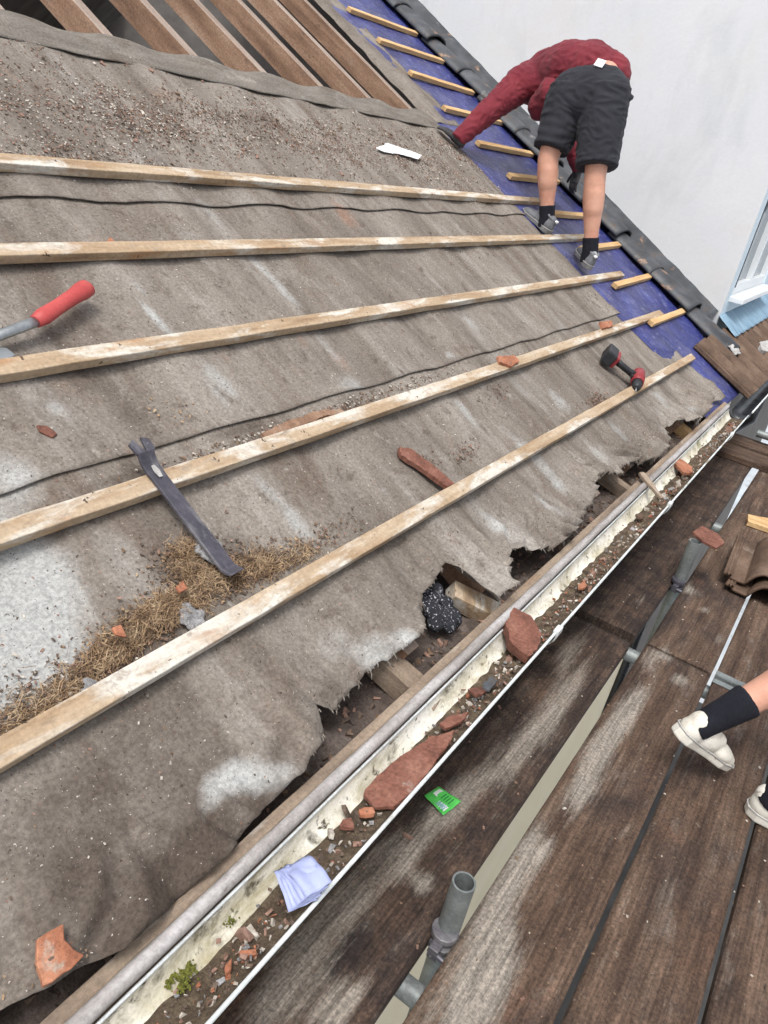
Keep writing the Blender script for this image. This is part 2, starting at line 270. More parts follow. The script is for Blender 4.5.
def membrane():
    t=NT('membrane'); co=t.coords(); col=t.ramp(t.noise(co,5,5,.6),[(.3,(.016,.020,.10)),(.55,(.032,.040,.19)),(.8,(.09,.11,.31))])
    f=t.ramp(t.noise(co,26,6,.75,.6),[(.56,(0,0,0)),(.66,(1,1,1))]); col=t.mix(t.math('MULTIPLY',f,.5),col,(.36,.38,.62));  # pale flecks, here and on the next line: glints painted into the colour
    f=t.ramp(t.noise(co,60,4,.7),[(.70,(0,0,0)),(.74,(1,1,1))]); col=t.mix(f,col,(.5,.5,.6))
    f=t.ramp(t.noise(co,3.5,6,.7,.4),[(.48,(0,0,0)),(.75,(.6,.6,.6))]); col=t.mix(f,col,(.16,.16,.22))
    t.l(col,t.b.inputs['Base Color']); t.b.inputs['Roughness'].default_value=.33; t.b.inputs['Specular IOR Level'].default_value=.5
    b=t.n('ShaderNodeBump'); b.inputs['Strength'].default_value=.8; b.inputs['Distance'].default_value=.022; t.l(t.noise(co,17,5,.65,1.4),b.inputs['Height']); t.l(b.outputs[0],t.b.inputs['Normal'])
    return t.m
M['membrane']=membrane()
# ------------------------------------------------------------------ setting
def plane(name,x0,x1,y0,y1,z,mat):
    m=MB(); m.add([(x0,y0,z),(x1,y0,z),(x1,y1,z),(x0,y1,z)],[(0,1,2,3)]); return m.build(name,mat)
tag(plane('ground',-400,400,-400,400,-5.2,M['ground']),kind='structure')
tag(plane('dark_ground_strip',-.15,3,-30,8.2,-5.196,M['dark_ground']),kind='structure')  # dark strip added to the ground so the gaps between boards look dark
# the house being re-roofed: wall below the eave, dark loft behind the rafters
house=empty('house',(-.6,2,-5.2)); tag(house,'cream walled house below the stripped roof','house')
def under(o,root): o.parent=root; o.matrix_parent_inverse=Matrix.Identity(4); o.location=Vector(o.location)-Vector(root.location); return o
def wpart(mb,name,mat,root,**k): return under(mb.build(name,mat,**k),root)
m=MB(); m.box((-.68,2.0,-3.2),(.2,7.4,4.0)); wpart(m,'wall',M['cream'],house)
m=MB(); m.box((-4.9,2.0,-1.28),(8.6,7.3,.06)); wpart(m,'loft_floor',M['dark_loft'],house)
# far slope and its underside, cut back from the ridge to let light in
m=MB(); RX=-.79-4.75*math.cos(PITCH); RZZ=-.903+4.75*math.sin(PITCH)
QX=RX-1.3; QZ=RZZ-.69
m.add([(QX,-1.6,QZ),(QX,5.6,QZ),(-9.0,5.6,-1.2),(-9.0,-1.6,-1.2),(QX-.03,-1.6,QZ+.05),(QX-.03,5.6,QZ+.05),(-9.05,5.6,-1.15),(-9.05,-1.6,-1.15)],[(0,1,2,3),(4,7,6,5),(0,4,5,1),(2,6,7,3),(1,5,6,2),(0,3,7,4)])
wpart(m,'far_slope',M['dark_loft'],house)
m=MB(); m.box((RX+.0,2.0,RZZ-.10),(.035,7.2,.2)); wpart(m,'ridge_board',M['rafter'],house)
m=MB(); pw=[(-.95,-1.25),(-9.0,-1.25),(-9.0,-1.2),(RX,RZZ-.05),(-1.0,-.86)]
m.add([(x,5.22,z) for x,z in pw]+[(x,5.30,z) for x,z in pw],[tuple(range(5)),tuple(range(5,10))[::-1]]+[(i,(i+1)%5,5+(i+1)%5,5+i) for i in range(5)]); wpart(m,'loft_end_wall',M['dark_loft'],house)
# wall head rubble under the torn felt
def rub(a,b):
    y=-1.3+a*6.3; x=-1.05+b*.535
    z=-1.135+.016*noise.noise(Vector((x*14,y*14,3)))+.010*noise.noise(Vector((x*45,y*45,9)))+.03*noise.noise(Vector((x*4,y*3,0)))
    if b>.9: z-= (b-.9)*.3
    return (x,y,z)
m=MB(); m.grid(rub,420,36); o=m.build('wall_head_rubble',M['rubble']); tag(o,'dark rubble and dust on the wall head under the torn felt edge','rubble',kind='stuff')
def stick(name,a,b,w,t,mat,label,cat):
    a=Vector(a);b=Vector(b); m=MB(); L=(b-a).length; n=8; vs=[]
    for i in range(n+1):
        x=i/n; ww=w*(.6+.5*math.sin(PI*min(1,x*1.3+.15)))*(1+.15*gnoise(x*5,1)); vs+=[(-ww/2,x*L,0),(ww/2,x*L,0),(ww/2,x*L,t),(-ww/2,x*L,t)]
    fs=[(0,1,2,3),(n*4+3,n*4+2,n*4+1,n*4)]
    for i in range(n):
        for k in range(4): fs.append((i*4+k,i*4+(k+1)%4,(i+1)*4+(k+1)%4,(i+1)*4+k))
    m.add(vs,fs); o=m.build(name,mat,bevel=.0015); d=(b-a).normalized(); z=Vector((0,0,1)); x=d.cross(z).normalized(); z=x.cross(d); o.matrix_world=Matrix.Translation(a)@Matrix((x,d,z)).transposed().to_4x4(); return tag(o,label,cat)
# ------------------------------------------------------------------ rafters
RU=[4.334-.432*k for k in range(13)]
def rafter_mesh():
    m=MB(); n=40; D=.112; W=.050; vs=[]
    for i in range(n+1):
        v=-.265+i*(4.98/n); j=.002*noise.noise(Vector((v*3,1,0)))
        vs+= [(-W/2+j,v,-.004),(W/2+j,v,-.004),(W/2+j,v,-D),(-W/2+j,v,-D)]
    fs=[(0,1,2,3),(n*4+3,n*4+2,n*4+1,n*4)]
    for i in range(n):
        for k in range(4): fs.append((i*4+k,i*4+(k+1)%4,(i+1)*4+(k+1)%4,(i+1)*4+k))
    m.add(vs,fs)
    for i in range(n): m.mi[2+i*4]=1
    return m
ord_=['first','second','third','fourth','fifth','sixth','seventh','eighth','ninth','tenth','eleventh','twelfth','thirteenth']
raf=None
for k,u in enumerate(RU):
    loc=RP(u,0,FELT-.006)
    if raf is None: raf=rafter_mesh().build('rafter',[M['rafter'],M['rafter_top_skylit']],bevel=.002); o=raf
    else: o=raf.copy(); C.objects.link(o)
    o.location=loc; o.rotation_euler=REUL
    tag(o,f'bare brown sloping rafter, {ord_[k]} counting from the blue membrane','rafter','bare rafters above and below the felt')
# extra noggin pieces seen in the void
def roofbox(name,px,dims,rz,mat,label,cat,h=-.05,group=None,tilt=(0,0)):
    u,v=uv(*px,h); m=MB(); m.box((0,0,0),dims,jit=min(dims)*.06); o=m.build(name,mat,bevel=.002)
    o.matrix_world=Matrix.Translation(RP(u,v,h))@RM.to_4x4()@Euler((tilt[0],tilt[1],rz)).to_matrix().to_4x4(); return tag(o,label,cat,group)
roofbox('timber_block',(392,672),(.06,.24,.06),R(12),M['old_wood'],'weathered grey timber block poking from the hole in the torn felt','timber block',h=-.075)
roofbox('timber_block',(480,608),(.06,.20,.05),R(35),M['batten'],'yellowish timber end under the pointed felt flap','timber block',h=-.085)
roofbox('timber_block',(612,482),(.05,.18,.05),R(25),M['old_wood'],'brown timber end in the far hole by the white stick','timber block',h=-.075)
roofbox('timber_block',(684,432),(.05,.14,.05),R(20),M['new_wood'],'short tan timber end near the gutter stop end','timber block',h=-.07)
# ------------------------------------------------------------------ felt
tornpx=[(0,1010),(45,990),(85,965),(130,950),(180,905),(215,870),(262,810),(294,780),(324,734),(313,720),(314,703),(343,705),(350,691),(378,663),(397,654),(408,647),(414,638),(419,598),(433,582),(445,563),(452,571),(467,588),(492,605),(506,598),(498,582),(500,563),(510,550),(533,552),(554,549),(575,530),(590,505),(590,481),(607,476),(619,478),(620,469),(633,465),(650,465),(668,452),(667,426),(675,423),(694,428),(705,415),(705,397),(722,404)]
torn=[(-1.2,-.29),(-.6,-.31),(-.2,-.28),(.1,-.30)]
for q in tornpx:
    u,v=uv(*q,FELT)
    if u>torn[-1][0]+.004: torn.append((u,v))
torn+= [(4.75,-.32)]
def vedge(u):
    for (a,b),(c,d) in zip(torn,torn[1:]):
        if a<=u<=c:
            t=(u-a)/(c-a) if c>a else 0
            return max(-.322 if u<.85 else -.305,b+(d-b)*t)+(.007*noise.noise(Vector((u*30,0,0)))+.003*noise.noise(Vector((u*120,5,0))))*(1 if u>.8 else .4)
    return -.3
def gnoise(x,y,z=0): return noise.noise(Vector((x,y,z)))
def felt_h(u,v,low=False):
    ph=(u-RU[0])/.432; s=math.sin(PI*ph)**2
    sag=.019
    h=FELT-s*sag*(.6+.5*gnoise(u*.9,v*1.3,4))
    h+=.004*gnoise(u*5+1.5*gnoise(u*2,v*2),v*2.2,1)+.0022*gnoise(u*14,v*7,2)+.0009*gnoise(u*50,v*40,3)
    e=max(0,min(1,(.02-v)/.3))           # loose towards the eave
    if e>0:
        if u<.9: e*=.35+.65*max(0,min(1,(u-.75)/.15))
        h-= e*s*.034
        r=gnoise(u*9+v*5,v*5-u*2,7); h+= e*.016*(1-2*abs(r))
        r=gnoise(u*22+v*14,v*8,12); h+= e*.006*(1-2*abs(r))
        h+= e*.016*gnoise(u*3.2,v*3,8)
        lo=vedge(u) if low else -.29
        f=max(0,1-(v-lo)/.16)              # folds gathering towards the torn edge
        w_=.35+.65*max(0,min(1,1.5*gnoise(u*1.3,4)+.7))*(1 if u>.9 else .35)
        r=gnoise(u*17+3*gnoise(u*3,v*4),v*4.5,21); h+= f*w_*.046*(1-2.2*abs(r))
        r=gnoise(u*34+5*v,v*14-u*6,33); h+= f*w_*.010*(1-2*abs(r))
        h+= .0035*e*(1-2*abs(gnoise(u*11-v*16,v*10+u*5,44)))
    return h
WHITE=[] ; DARK=[]; BROWN=[]
def blob(L,px,py,wu,wv,ang=0,amp=1.0): u,v=uv(px,py,FELT); L.append((u,v,wu,wv,math.cos(R(ang)),math.sin(R(ang)),amp))
for a in [(25,600,.10,.10,0,1.5),(5,680,.09,.10,0,1.5),(62,655,.045,.07,30,1.1),(20,540,.06,.12,0,.9),(10,470,.06,.07,0,1),(155,320,.018,.10,4,1.2),(140,290,.015,.07,0,.7),(225,385,.03,.12,8,.9),(285,290,.03,.13,0,.95),(255,262,.025,.06,0,.7),
          (215,395,.03,.08,0,.8),(350,385,.08,.04,0,.85),(330,350,.03,.09,0,.8),(450,355,.035,.03,0,1),(470,320,.05,.09,0,.7),(390,320,.05,.08,0,.6),(500,310,.06,.05,0,.6),(280,500,.03,.10,10,.8),(300,530,.03,.06,10,.8),(380,480,.03,.10,0,.6),(470,415,.04,.10,0,.95),(520,440,.06,.10,5,.9),(560,400,.07,.10,0,.8),
          (560,480,.05,.10,0,.9),(500,520,.035,.10,15,1.0),(545,505,.04,.10,10,.85),(620,430,.08,.09,0,.85),(660,400,.09,.09,0,.8),(690,410,.08,.06,0,.7),(600,455,.07,.08,0,.7),(430,450,.04,.06,0,.6),
          (375,655,.05,.05,0,1.1),(400,645,.03,.03,0,1.1),(260,780,.03,.08,60,.8),(210,800,.05,.03,30,.9),(240,770,.04,.03,0,.75),(330,640,.05,.05,0,.6),(250,720,.04,.04,0,.5),(150,545,.03,.05,0,.5),(55,410,.03,.03,0,.8),(190,235,.05,.05,0,.7),(60,300,.03,.05,0,.5),(200,610,.025,.04,0,.9),(630,350,.04,.05,0,.6),(560,330,.06,.05,0,.6),
          (215,215,.05,.10,0,.7),(330,225,.04,.07,0,.5),(120,215,.05,.05,0,.4),(520,285,.07,.06,0,.6)]: blob(WHITE,*a)
for a in [(30,880,.30,.16,0,.45),(120,900,.25,.06,0,.5),(200,780,.10,.08,0,.5),(60,700,.12,.035,0,1.3),(150,630,.10,.03,0,1.2),(215,570,.07,.05,0,1.1),(280,560,.08,.02,0,.9),(120,400,.05,.12,0,.6),(60,345,.03,.2,0,.6),(270,340,.03,.13,0,.7),(230,345,.03,.12,0,.6),(100,560,.12,.10,0,.5),(160,700,.16,.10,0,.55),(60,840,.15,.12,0,.6),(200,850,.15,.04,0,.8),(270,770,.10,.025,30,.9),(140,940,.2,.03,0,.9),(330,690,.06,.04,0,.7),(420,400,.02,.15,0,.5),(240,540,.08,.08,0,.6),(240,430,.25,.02,0,.8),(130,475,.2,.015,0,.8),
          (450,300,.02,.3,0,.5),(360,260,.02,.3,0,.5),(560,440,.02,.2,0,.6),(630,400,.02,.2,0,.6),(410,520,.03,.12,0,.6),(350,560,.06,.1,0,.6),(300,180,.03,.2,0,.4),(150,130,.4,.05,0,.5),(330,150,.5,.04,0,.5)]: blob(DARK,*a)
for a in [(345,215,.05,.08,0,.9),(345,220,.03,.05,0,.5),(340,360,.04,.05,0,.8),(300,340,.03,.05,0,.4),(170,100,.2,.08,0,.45),(330,140,.25,.05,0,.45),(250,60,.3,.05,0,.35),(450,440,.06,.04,0,.4),(150,560,.04,.04,0,.3)]: blob(BROWN,*a)
def bsum(L,u,v):
    s=0
    for bu,bv,wu,wv,c,sn,amp in L:
        du=u-bu; dv=v-bv
        if abs(du)>.9 or abs(dv)>.9: continue
        a=(du*c+dv*sn)/wu; b=(-du*sn+dv*c)/wv; q=a*a+b*b
        if q<7: s+=amp*math.exp(-q)
    return s
def felt_mask(co,off=0):
    u,v=co[0],co[1]; return (min(1.2,bsum(WHITE,u,v)*.62),min(1,bsum(DARK,u,v)*.62),min(1,bsum(BROWN,u,v)*.62))
def sheet(name,v0,v1,u1,du,dv,dh,label,edge=None,right=None):
    m=MB(); nu=int((u1+1.2)/du); nv=int((v1-v0)/dv)
    def fn(a,b):
        u=-1.2+a*(u1+1.2)
        lo=edge(u) if edge else v0+.006*gnoise(u*2.3,v0*3)+.002*gnoise(u*15,v0*3)
        v=lo+(v1-lo)*b
        if right and a>.97: u+=right(v)*(a-.97)/.03
        h=felt_h(u,v,bool(edge))+dh
        if edge:
            d=v-lo; h-= .010*math.exp(-d/.03)*gnoise(u*11,1,1) 
        else:
            d=v-lo; h+= .004*math.exp(-d/.02)*(1+gnoise(u*6,3))
        return (u,v,h)
    m.grid(fn,nu,nv)
    if edge:
        for _ in range(260):
            u=random.uniform(.85,u1-.05); lo=edge(u); h=felt_h(u,lo+.004,True)+dh; L=random.uniform(.002,.008)*(1+1.6*(random.random()<.12)); a=random.gauss(0,.5)
            m.tube([(u,lo+.005,h),(u+math.sin(a)*L*.5,lo-L*.5,h-L*.2),(u+math.sin(a*1.6)*L,lo-L,h-L*.55)],random.uniform(.0003,.0007),3,False)
    o=m.build(name,M['felt'],fix=False,loc=O,rot=REUL)
    setattr_col(o,felt_mask); 
    s=o.modifiers.new('thick','SOLIDIFY'); s.thickness=.0022; s.offset=-1
    return tag(o,label,'roofing felt','overlapping felt sheets')
rg=lambda v:.06+.10*gnoise(v*2.2,1)+.03*gnoise(v*9,2)+(.10 if v>2.2 else 0)-.10*max(0,1-abs(v-.9)/.5)
sheet('felt_sheet',-.3,.47,4.66,.0085,.010,0,'lowest grey roofing felt sheet with torn ragged edge over the gutter',edge=vedge,right=rg)
sheet('felt_sheet',.43,1.27,4.55,.012,.012,.0045,'middle grey roofing felt sheet under the hammer, stained with pale streaks',right=rg)
sheet('felt_sheet',1.235,2.02,4.55,.014,.012,.009,'upper felt sheet covered in dust and broken debris below the bare rafters',right=rg)
# rolled band of clean felt where it is cut below the bare rafters
def band(a,b):
    u=-1.2+a*5.63; w=math.sin(PI*(u-RU[0])/.432)**2
    v=1.975+b*.172-.012*w*b+.012*gnoise(u*2.3,b)+.004*gnoise(u*11,b)
    return (u,v,FELT+.010-.004*w*b-.010*w*b*b+.006*math.sin(b*PI)*(1+.4*gnoise(u*5,b*3))+.004*gnoise(u*9,b*4,3))
m=MB(); m.grid(band,380,16); o=m.build('felt_band',M['felt_band'],fix=False,loc=O,rot=REUL); setattr_col(o,lambda c:(.25,0,0)); s=o.modifiers.new('t','SOLIDIFY'); s.thickness=.003
tag(o,'smooth pale grey felt band folded over at the foot of the bare rafters','roofing felt')
# narrow felt strip beside the membrane above the band
def strip2(a,b):
    v=2.05+a*2.5; u=4.42+b*(.34+.05*gnoise(v*4,3))+.055*(v-2)*1+.03*gnoise(v*7,b); return (u,v,FELT+.006+.01*gnoise(u*8,v*5)-(.02 if b<.1 else 0))
m=MB(); m.grid(strip2,120,14); o=m.build('felt_strip',M['felt'],fix=False,loc=O,rot=REUL); setattr_col(o,lambda c:(0.1,.2,0)); s=o.modifiers.new('t','SOLIDIFY'); s.thickness=.003
tag(o,'narrow ragged felt strip between last bare rafter and blue membrane','roofing felt')
# ------------------------------------------------------------------ battens
def bar_mesh(L,W,H,jit=.0015,seg=.06,bow=0,seed=0):
    m=MB(); n=max(2,int(L/seg)); vs=[]
    for i in range(n+1):
        x=i*L/n; d=gnoise(x*5,seed)*jit; e=gnoise(x*6,seed+9)*jit; b=bow*math.sin(PI*i/n)
        vs+=[(x,-W/2+d+b,e),(x,W/2+d+b,e),(x,W/2-.001+d+b+gnoise(x*20,seed+3)*jit,H+e),(x,-W/2+.001+d+b+gnoise(x*20,seed+5)*jit,H+e)]
    fs=[(0,3,2,1),(n*4,n*4+1,n*4+2,n*4+3)]
    for i in range(n):
        for k in range(4): fs.append((i*4+k,i*4+(k+1)%4,(i+1)*4+(k+1)%4,(i+1)*4+k))
    m.add(vs,fs); return m
BU=[(-.003,4.79,'lowest long batten, nearest the gutter'),(.337,4.99,'long batten under the upper end of the pry bar'),(.684,4.98,'long batten just below the red hammer handle'),(1.020,5.10,'long batten under the man\'s left shoe'),(1.345,4.86,'topmost long batten, running behind the man\'s shins')]
for i,(v,ue,lab) in enumerate(BU):
    L=ue+1.2; o=bar_mesh(L,.044,.026,seed=i*7+1,bow=(.004,-.004,.003,-.003,.002)[i]).build('batten',M['batten'],loc=RP(-1.2,v,-.004),rot=REUL,bevel=.0025)
    tag(o,lab,'batten','long weathered battens nailed across the felt')
STV=[(650,325,676,317),(612,288,642,283),(575,252,608,248),(535,215,578,214),(505,178,546,178),(472,145,513,152),(440,110,486,115),(407,75,457,88),(378,43,428,55),(348,12,398,25)]
stubn=['lowest','second from the bottom','third from the bottom','fourth from the bottom','fifth from the bottom','fifth from the top','fourth from the top','third from the top','second from the top','topmost']
for i,(a,b,c,d) in enumerate(STV):
    u0,v0=uv(a,b); u1,v1=uv(c,d); u0=4.62+.045*v0; u1=5.40+.08*v0; 
    o=bar_mesh(u1-u0,.040,.026,seed=i+40).build('batten_stub',M['new_wood'],bevel=.002)
    o.location=RP(u0,v0,.004); o.rotation_euler=(RM@Euler((0,0,random.uniform(-.03,.03))).to_matrix()).to_euler()
    tag(o,f'short new yellow batten end on the blue membrane, {stubn[i]}','batten','short batten ends on the blue membrane')
# ------------------------------------------------------------------ membrane, verge caps
def mem(a,b):
    v=-.345+a*5.0; u0=4.36+.03*gnoise(v*3,1)+(.0 if v<2.1 else .2); u=u0+b*(5.75+.09*v-u0)
    return (u,v,-.006-(.035*max(0,min(1,(.15-v)/.2))*max(0,min(1,(4.85-u)/.15)))+.006*gnoise(u*6,v*4,2)+.0025*gnoise(u*20,v*16,4)-.03*max(0,-v-.2)+.012*b*b-.008*(1 if b<.03 else 0))
m=MB(); m.grid(mem,300,40); o=m.build('breather_membrane',M['membrane'],fix=False,loc=O,rot=REUL); s=o.modifiers.new('t','SOLIDIFY'); s.thickness=.001
o['label']='shiny blue membrane strip down the edge of the roof'; o['category']='membrane'
# sheets pass over the membrane edge
capv=[-.12,.26,.62,.97,1.33,1.69,2.05,2.40,2.72,3.09,3.50,3.88,4.25]
def cap_mesh(L,r0,r1,hh):
    m=MB()
    def fn(a,b):
        an=PI*b; r=r0+(r1-r0)*a; wob=.004*gnoise(a*6,b*5,r0*100)
        return (-math.cos(an)*(r+wob),a*L,math.sin(an)*(r*hh+wob)+.0)
    m.grid(fn,14,16); return m
capo=None
capn=['lowest','second from the bottom','third from the bottom','fourth from the bottom','fifth from the bottom','sixth from the bottom','seventh from the bottom','eighth from the bottom','ninth from the bottom','fourth from the top','third from the top','second from the top','topmost']
for i in range(len(capv)-1):
    v=capv[i]; L=capv[i+1]-v+.07
    o=cap_mesh(L,.112+.008*gnoise(i*2.7,1),.094,.46).build('verge_tile',M['slate_cap'],fix=False)
    s=o.modifiers.new('t','SOLIDIFY'); s.thickness=.014
    o.location=RP(5.50+.085*v+.02*gnoise(i*3.1,0),v,.030+.012*(i%2)); o.rotation_euler=(RM@Euler((R(-2.5),0,-.085+random.uniform(-.03,.03))).to_matrix()).to_euler()
    tag(o,f'dark curved verge tile against the white wall, {capn[i] if i<len(capv)-4 else capn[i+1]}','verge tile','dark verge tiles overlapping up the white wall')
def soaker(a,b):
    v=.16+a*4.4; u=5.52+.085*v+b*(.22+.012*v); return (u,v,.02+.10*b+.01*gnoise(v*8,b*3))
m=MB(); m.grid(soaker,120,6); o=m.build('wall_flashing',M['slate_cap'],fix=False,loc=O,rot=REUL); s=o.modifiers.new('t','SOLIDIFY'); s.thickness=.004
tag(o,'black flashing strip tucked between verge tiles and white wall','flashing')
def roofshard(name,pts,h,th,mat,label,cat,tilt=(0,0),group=None):
    q=[uv(x,y,h+th) for x,y in pts]; cu=sum(a for a,b in q)/len(q); cv=sum(b for a,b in q)/len(q)
    m=MB(); pl=[]
    for i,(a,b) in enumerate(q):
        c,d=q[(i+1)%len(q)]; pl.append((a-cu,b-cv)); L=math.hypot(c-a,d-b); k=max(1,int(L/.012))
        for j in range(1,k): t=j/k; pl.append((a+(c-a)*t-cu+random.uniform(-.0015,.0015),b+(d-b)*t-cv+random.uniform(-.0025,.0025)))
    m.poly(pl,th,wob=.0022); o=m.build(name,mat,bevel=.0018)
    o.matrix_world=Matrix.Translation(RP(cu,cv,h))@RM.to_4x4()@Euler((tilt[0],tilt[1],0)).to_matrix().to_4x4(); return tag(o,label,cat,group)
m=MB(); m.grid(lambda a,b:((a-.5)*.17,(b-.5)*.07+.01*gnoise(a*5,2),.010*math.cos((a-.5)*3)+.004*gnoise(a*7,b*7)),24,14); o=m.build('mortar_patch',M['mortar'],fix=False); s=o.modifiers.new('t','SOLIDIFY'); s.thickness=.01
o.location=RP(5.46,-.12,.072); o.rotation_euler=(RM@Euler((R(12),0,-.1)).to_matrix()).to_euler(); tag(o,'pale grey mortar fillet closing the end of the lowest verge tile','mortar')
# ------------------------------------------------------------------ neighbouring house
nb=empty('neighbouring_house',(-.86,5.75,-5.2)); tag(nb,'white rendered neighbouring house rising beyond the roof edge','house')
# party wall runs slightly out of square with the eave
wx=lambda x:5.73+(-.86-x)*.113
m=MB(); z0,z1=-5.2,6.5; ns=60
pts=[(-.86,wx(-.86)),(-16,wx(-16)),(-16,16),(-.86,16)]
m.add([(x,y,z0) for x,y in pts]+[(x,y,z1) for x,y in pts],[(0,1,5,4),(1,2,6,5),(2,3,7,6),(4,5,6,7)])
wpart(m,'wall',M['render'],nb)
WY0,WY1,WZ0,WZ1=5.90,7.35,-.63,.62
m=MB()
def rect(m,y0,y1,z0,z1,x=-.86,mi=0): m.add([(x,y0,z0),(x,y1,z0),(x,y1,z1),(x,y0,z1)],[(0,1,2,3)],mi)
rect(m,wx(-.86),WY0,-5.2,6.5); rect(m,WY1,16,-5.2,6.5); rect(m,WY0,WY1,-5.2,WZ0); rect(m,WY0,WY1,WZ1,6.5)
for y in (WY0,WY1): m.add([(-.86,y,WZ0),(-.96,y,WZ0),(-.96,y,WZ1),(-.86,y,WZ1)],[(0,1,2,3)])
m.add([(-.86,WY0,WZ1),(-.96,WY0,WZ1),(-.96,WY1,WZ1),(-.86,WY1,WZ1)],[(0,1,2,3)])
wpart(m,'front_wall',M['skylit_render'],nb,fix=False)
m=MB()
for a,b,c,d in ((WY0,WY0+.07,WZ0,WZ1),(WY1-.07,WY1,WZ0,WZ1),(WY0+.07,WY1-.07,WZ0,WZ0+.07),(WY0+.07,WY1-.07,WZ1-.07,WZ1),((WY0+WY1)/2-.04,(WY0+WY1)/2+.04,WZ0+.07,WZ1-.07)): m.box((-.90,(a+b)/2,(c+d)/2),(.06,b-a,d-c))
w=wpart(m,'window',M['upvc'],nb)
m=MB(); m.box((-.845,(WY0+WY1)/2,WZ0-.02),(.16,WY1-WY0+.08,.035)); o=m.build('sill',M['upvc'],bevel=.004); o.parent=w; o.location=-Vector(nb.location)-Vector(w.location) if False else (0,0,0); 
m=MB(); m.box((-.91,(WY0+WY1)/2,(WZ0+WZ1)/2),(.006,WY1-WY0-.1,WZ1-WZ0-.1)); o2=m.build('pane',M['glass']); o2.parent=w
m=MB(); 
for y in (WY0+.074,): m.box((-.868,y,(WZ0+WZ1)/2),(.008,.014,WZ1-WZ0-.1))
o3=m.build('gasket',M['pipe_black']); o3.parent=w
# lead flashing and the tiles of the eave roof running on under the window
def lead(a,b):
    y=5.70+a*5.5; 
    x=-.862+b*.15; v=( -.79-x)/math.cos(PITCH); z=-.903+v*math.sin(PITCH)
    z+= .084+.004*b*math.sin(2*PI*y/.21)+ (1-b)*.030 +.003*gnoise(y*5,b*3)+.001*gnoise(y*14,b*8)
    return (x,y,z)
m=MB(); m.grid(lead,260,12); o=m.build('lead_flashing',M['lead'],fix=False); s=o.modifiers.new('t','SOLIDIFY'); s.thickness=.003; tag(o,'lead flashing tinted pale blue by the sky below the white window','flashing')
def tiles(a,b):
    u=5.0+a*6.2; v=-.40+b*.45; ph=(u/.21)%1; rib=(.040 if ph<.5 else 0)*math.sin(PI*min(1,ph/.5))**.6-(.014 if ph>.93 else 0)
    return (u,v,.030+rib+.012*(1-b)+.0015*gnoise(u*7,v*5))
m=MB(); m.grid(tiles,1500,14,sm=False); o=m.build('eave_tiles',M['brown_tile'],fix=False,loc=O,rot=REUL); s=o.modifiers.new('t','SOLIDIFY'); s.thickness=.022; s.offset=-1
tag(o,'row of brown ribbed roof tiles under the white window','roof tiles')
roofshard('mortar_lump',[(760,342),(768,340),(774,346),(770,352),(762,350)],.05,.03,M['mortar'],'small cream lump on the brown ribbed tiles','mortar lump')
# ------------------------------------------------------------------ gutter
GX,GR,GZ=-.4195,.0535,-1.10
GY1=4.72
def gut(a,b):
    y=-1.0+a*(GY1+1.0); an=PI+PI*b; return (GX+GR*math.cos(an),y,GZ+GR*math.sin(an)+.001*gnoise(y*6,b))
gt=empty('gutter',(GX,1.8,GZ)); tag(gt,'white half round gutter full of dirt along the eave','gutter')
m=MB(); m.grid(gut,520,24); o=m.build('trough',M['gutter'],fix=False)
def gm(c):
    a=(c.x-GX)/GR; q=max(0,1-abs(a-.35)/.75); return (q*.9+.25*gnoise(c.y*4,a*3),.55*max(0,gnoise(c.y*5,3,a*2))+.1,0)
setattr_col(o,gm); s=o.modifiers.new('t','SOLIDIFY'); s.thickness=.0025; s.offset=1; under(o,gt)
m=MB(); m.tube([(GX+GR+.002,-1.0+i*.1,GZ+.001) for i in range(int((GY1+1.0)/.1)+1)],.0040,8); wpart(m,'outer_rim',M['rim'],gt)
m=MB(); m.tube([(GX-GR-.001,-1.0+i*.1,GZ) for i in range(int((GY1+1.0)/.1)+1)],.003,8); wpart(m,'inner_rim',M['rim'],gt)
for y in (1.74,2.92,.1,4.2):
    m=MB()
    m.grid(lambda a,b:(GX+(GR+.006)*math.cos(PI+PI*b),y-.017+a*.034,GZ+(GR+.006)*math.sin(PI+PI*b)),2,16)
    m.box((GX+GR+.003,y,GZ+.001),(.010,.030,.011))
    o=m.build('bracket',M['rim'],fix=False); s=o.modifiers.new('t','SOLIDIFY'); s.thickness=.004; s.offset=1; under(o,gt)
m=MB()
m.grid(lambda a,b:(GX+(GR+.008)*math.cos(PI+PI*b),GY1-.05+a*.09,GZ+(GR+.008)*math.sin(PI+PI*b)),3,18); o=m.build('union_clip',M['pipe_black'],fix=False); s=o.modifiers.new('t','SOLIDIFY'); s.thickness=.006; under(o,gt)
# neighbour's gutter goes on
m=MB(); m.grid(lambda a,b:(GX+.01+(GR)*math.cos(PI+PI*b),GY1+.03+a*6,GZ+.005+(GR)*math.sin(PI+PI*b)),40,18); o=m.build('neighbour_gutter',M['pipe_black'],fix=False); s=o.modifiers.new('t','SOLIDIFY'); s.thickness=.003
g2=o; tag(o,'black plastic gutter carrying on beyond the white gutter','gutter')
m=MB(); m.tube([(GX+.01+GR,GY1+.05+i*.5,GZ+.008) for i in range(12)],.005,8); m.build('outer_rim',M['rim'],g2)  # pale on a black gutter: reflected sky put into the rim colour
m=MB(); m.tube([(-.40,5.5,-1.15),(-.40,5.5,-1.3),(-.55,5.5,-1.5),(-.56,5.5,-5.2)],.034,14); o=m.build('downpipe',M['pipe_black']); tag(o,'black downpipe below the far gutter','downpipe')
m=MB(); m.box((-.73,8.6,-3.1),(.25,5.6,3.95)); o=m.build('lower_wall',M['dark_loft']); under(o,nb)
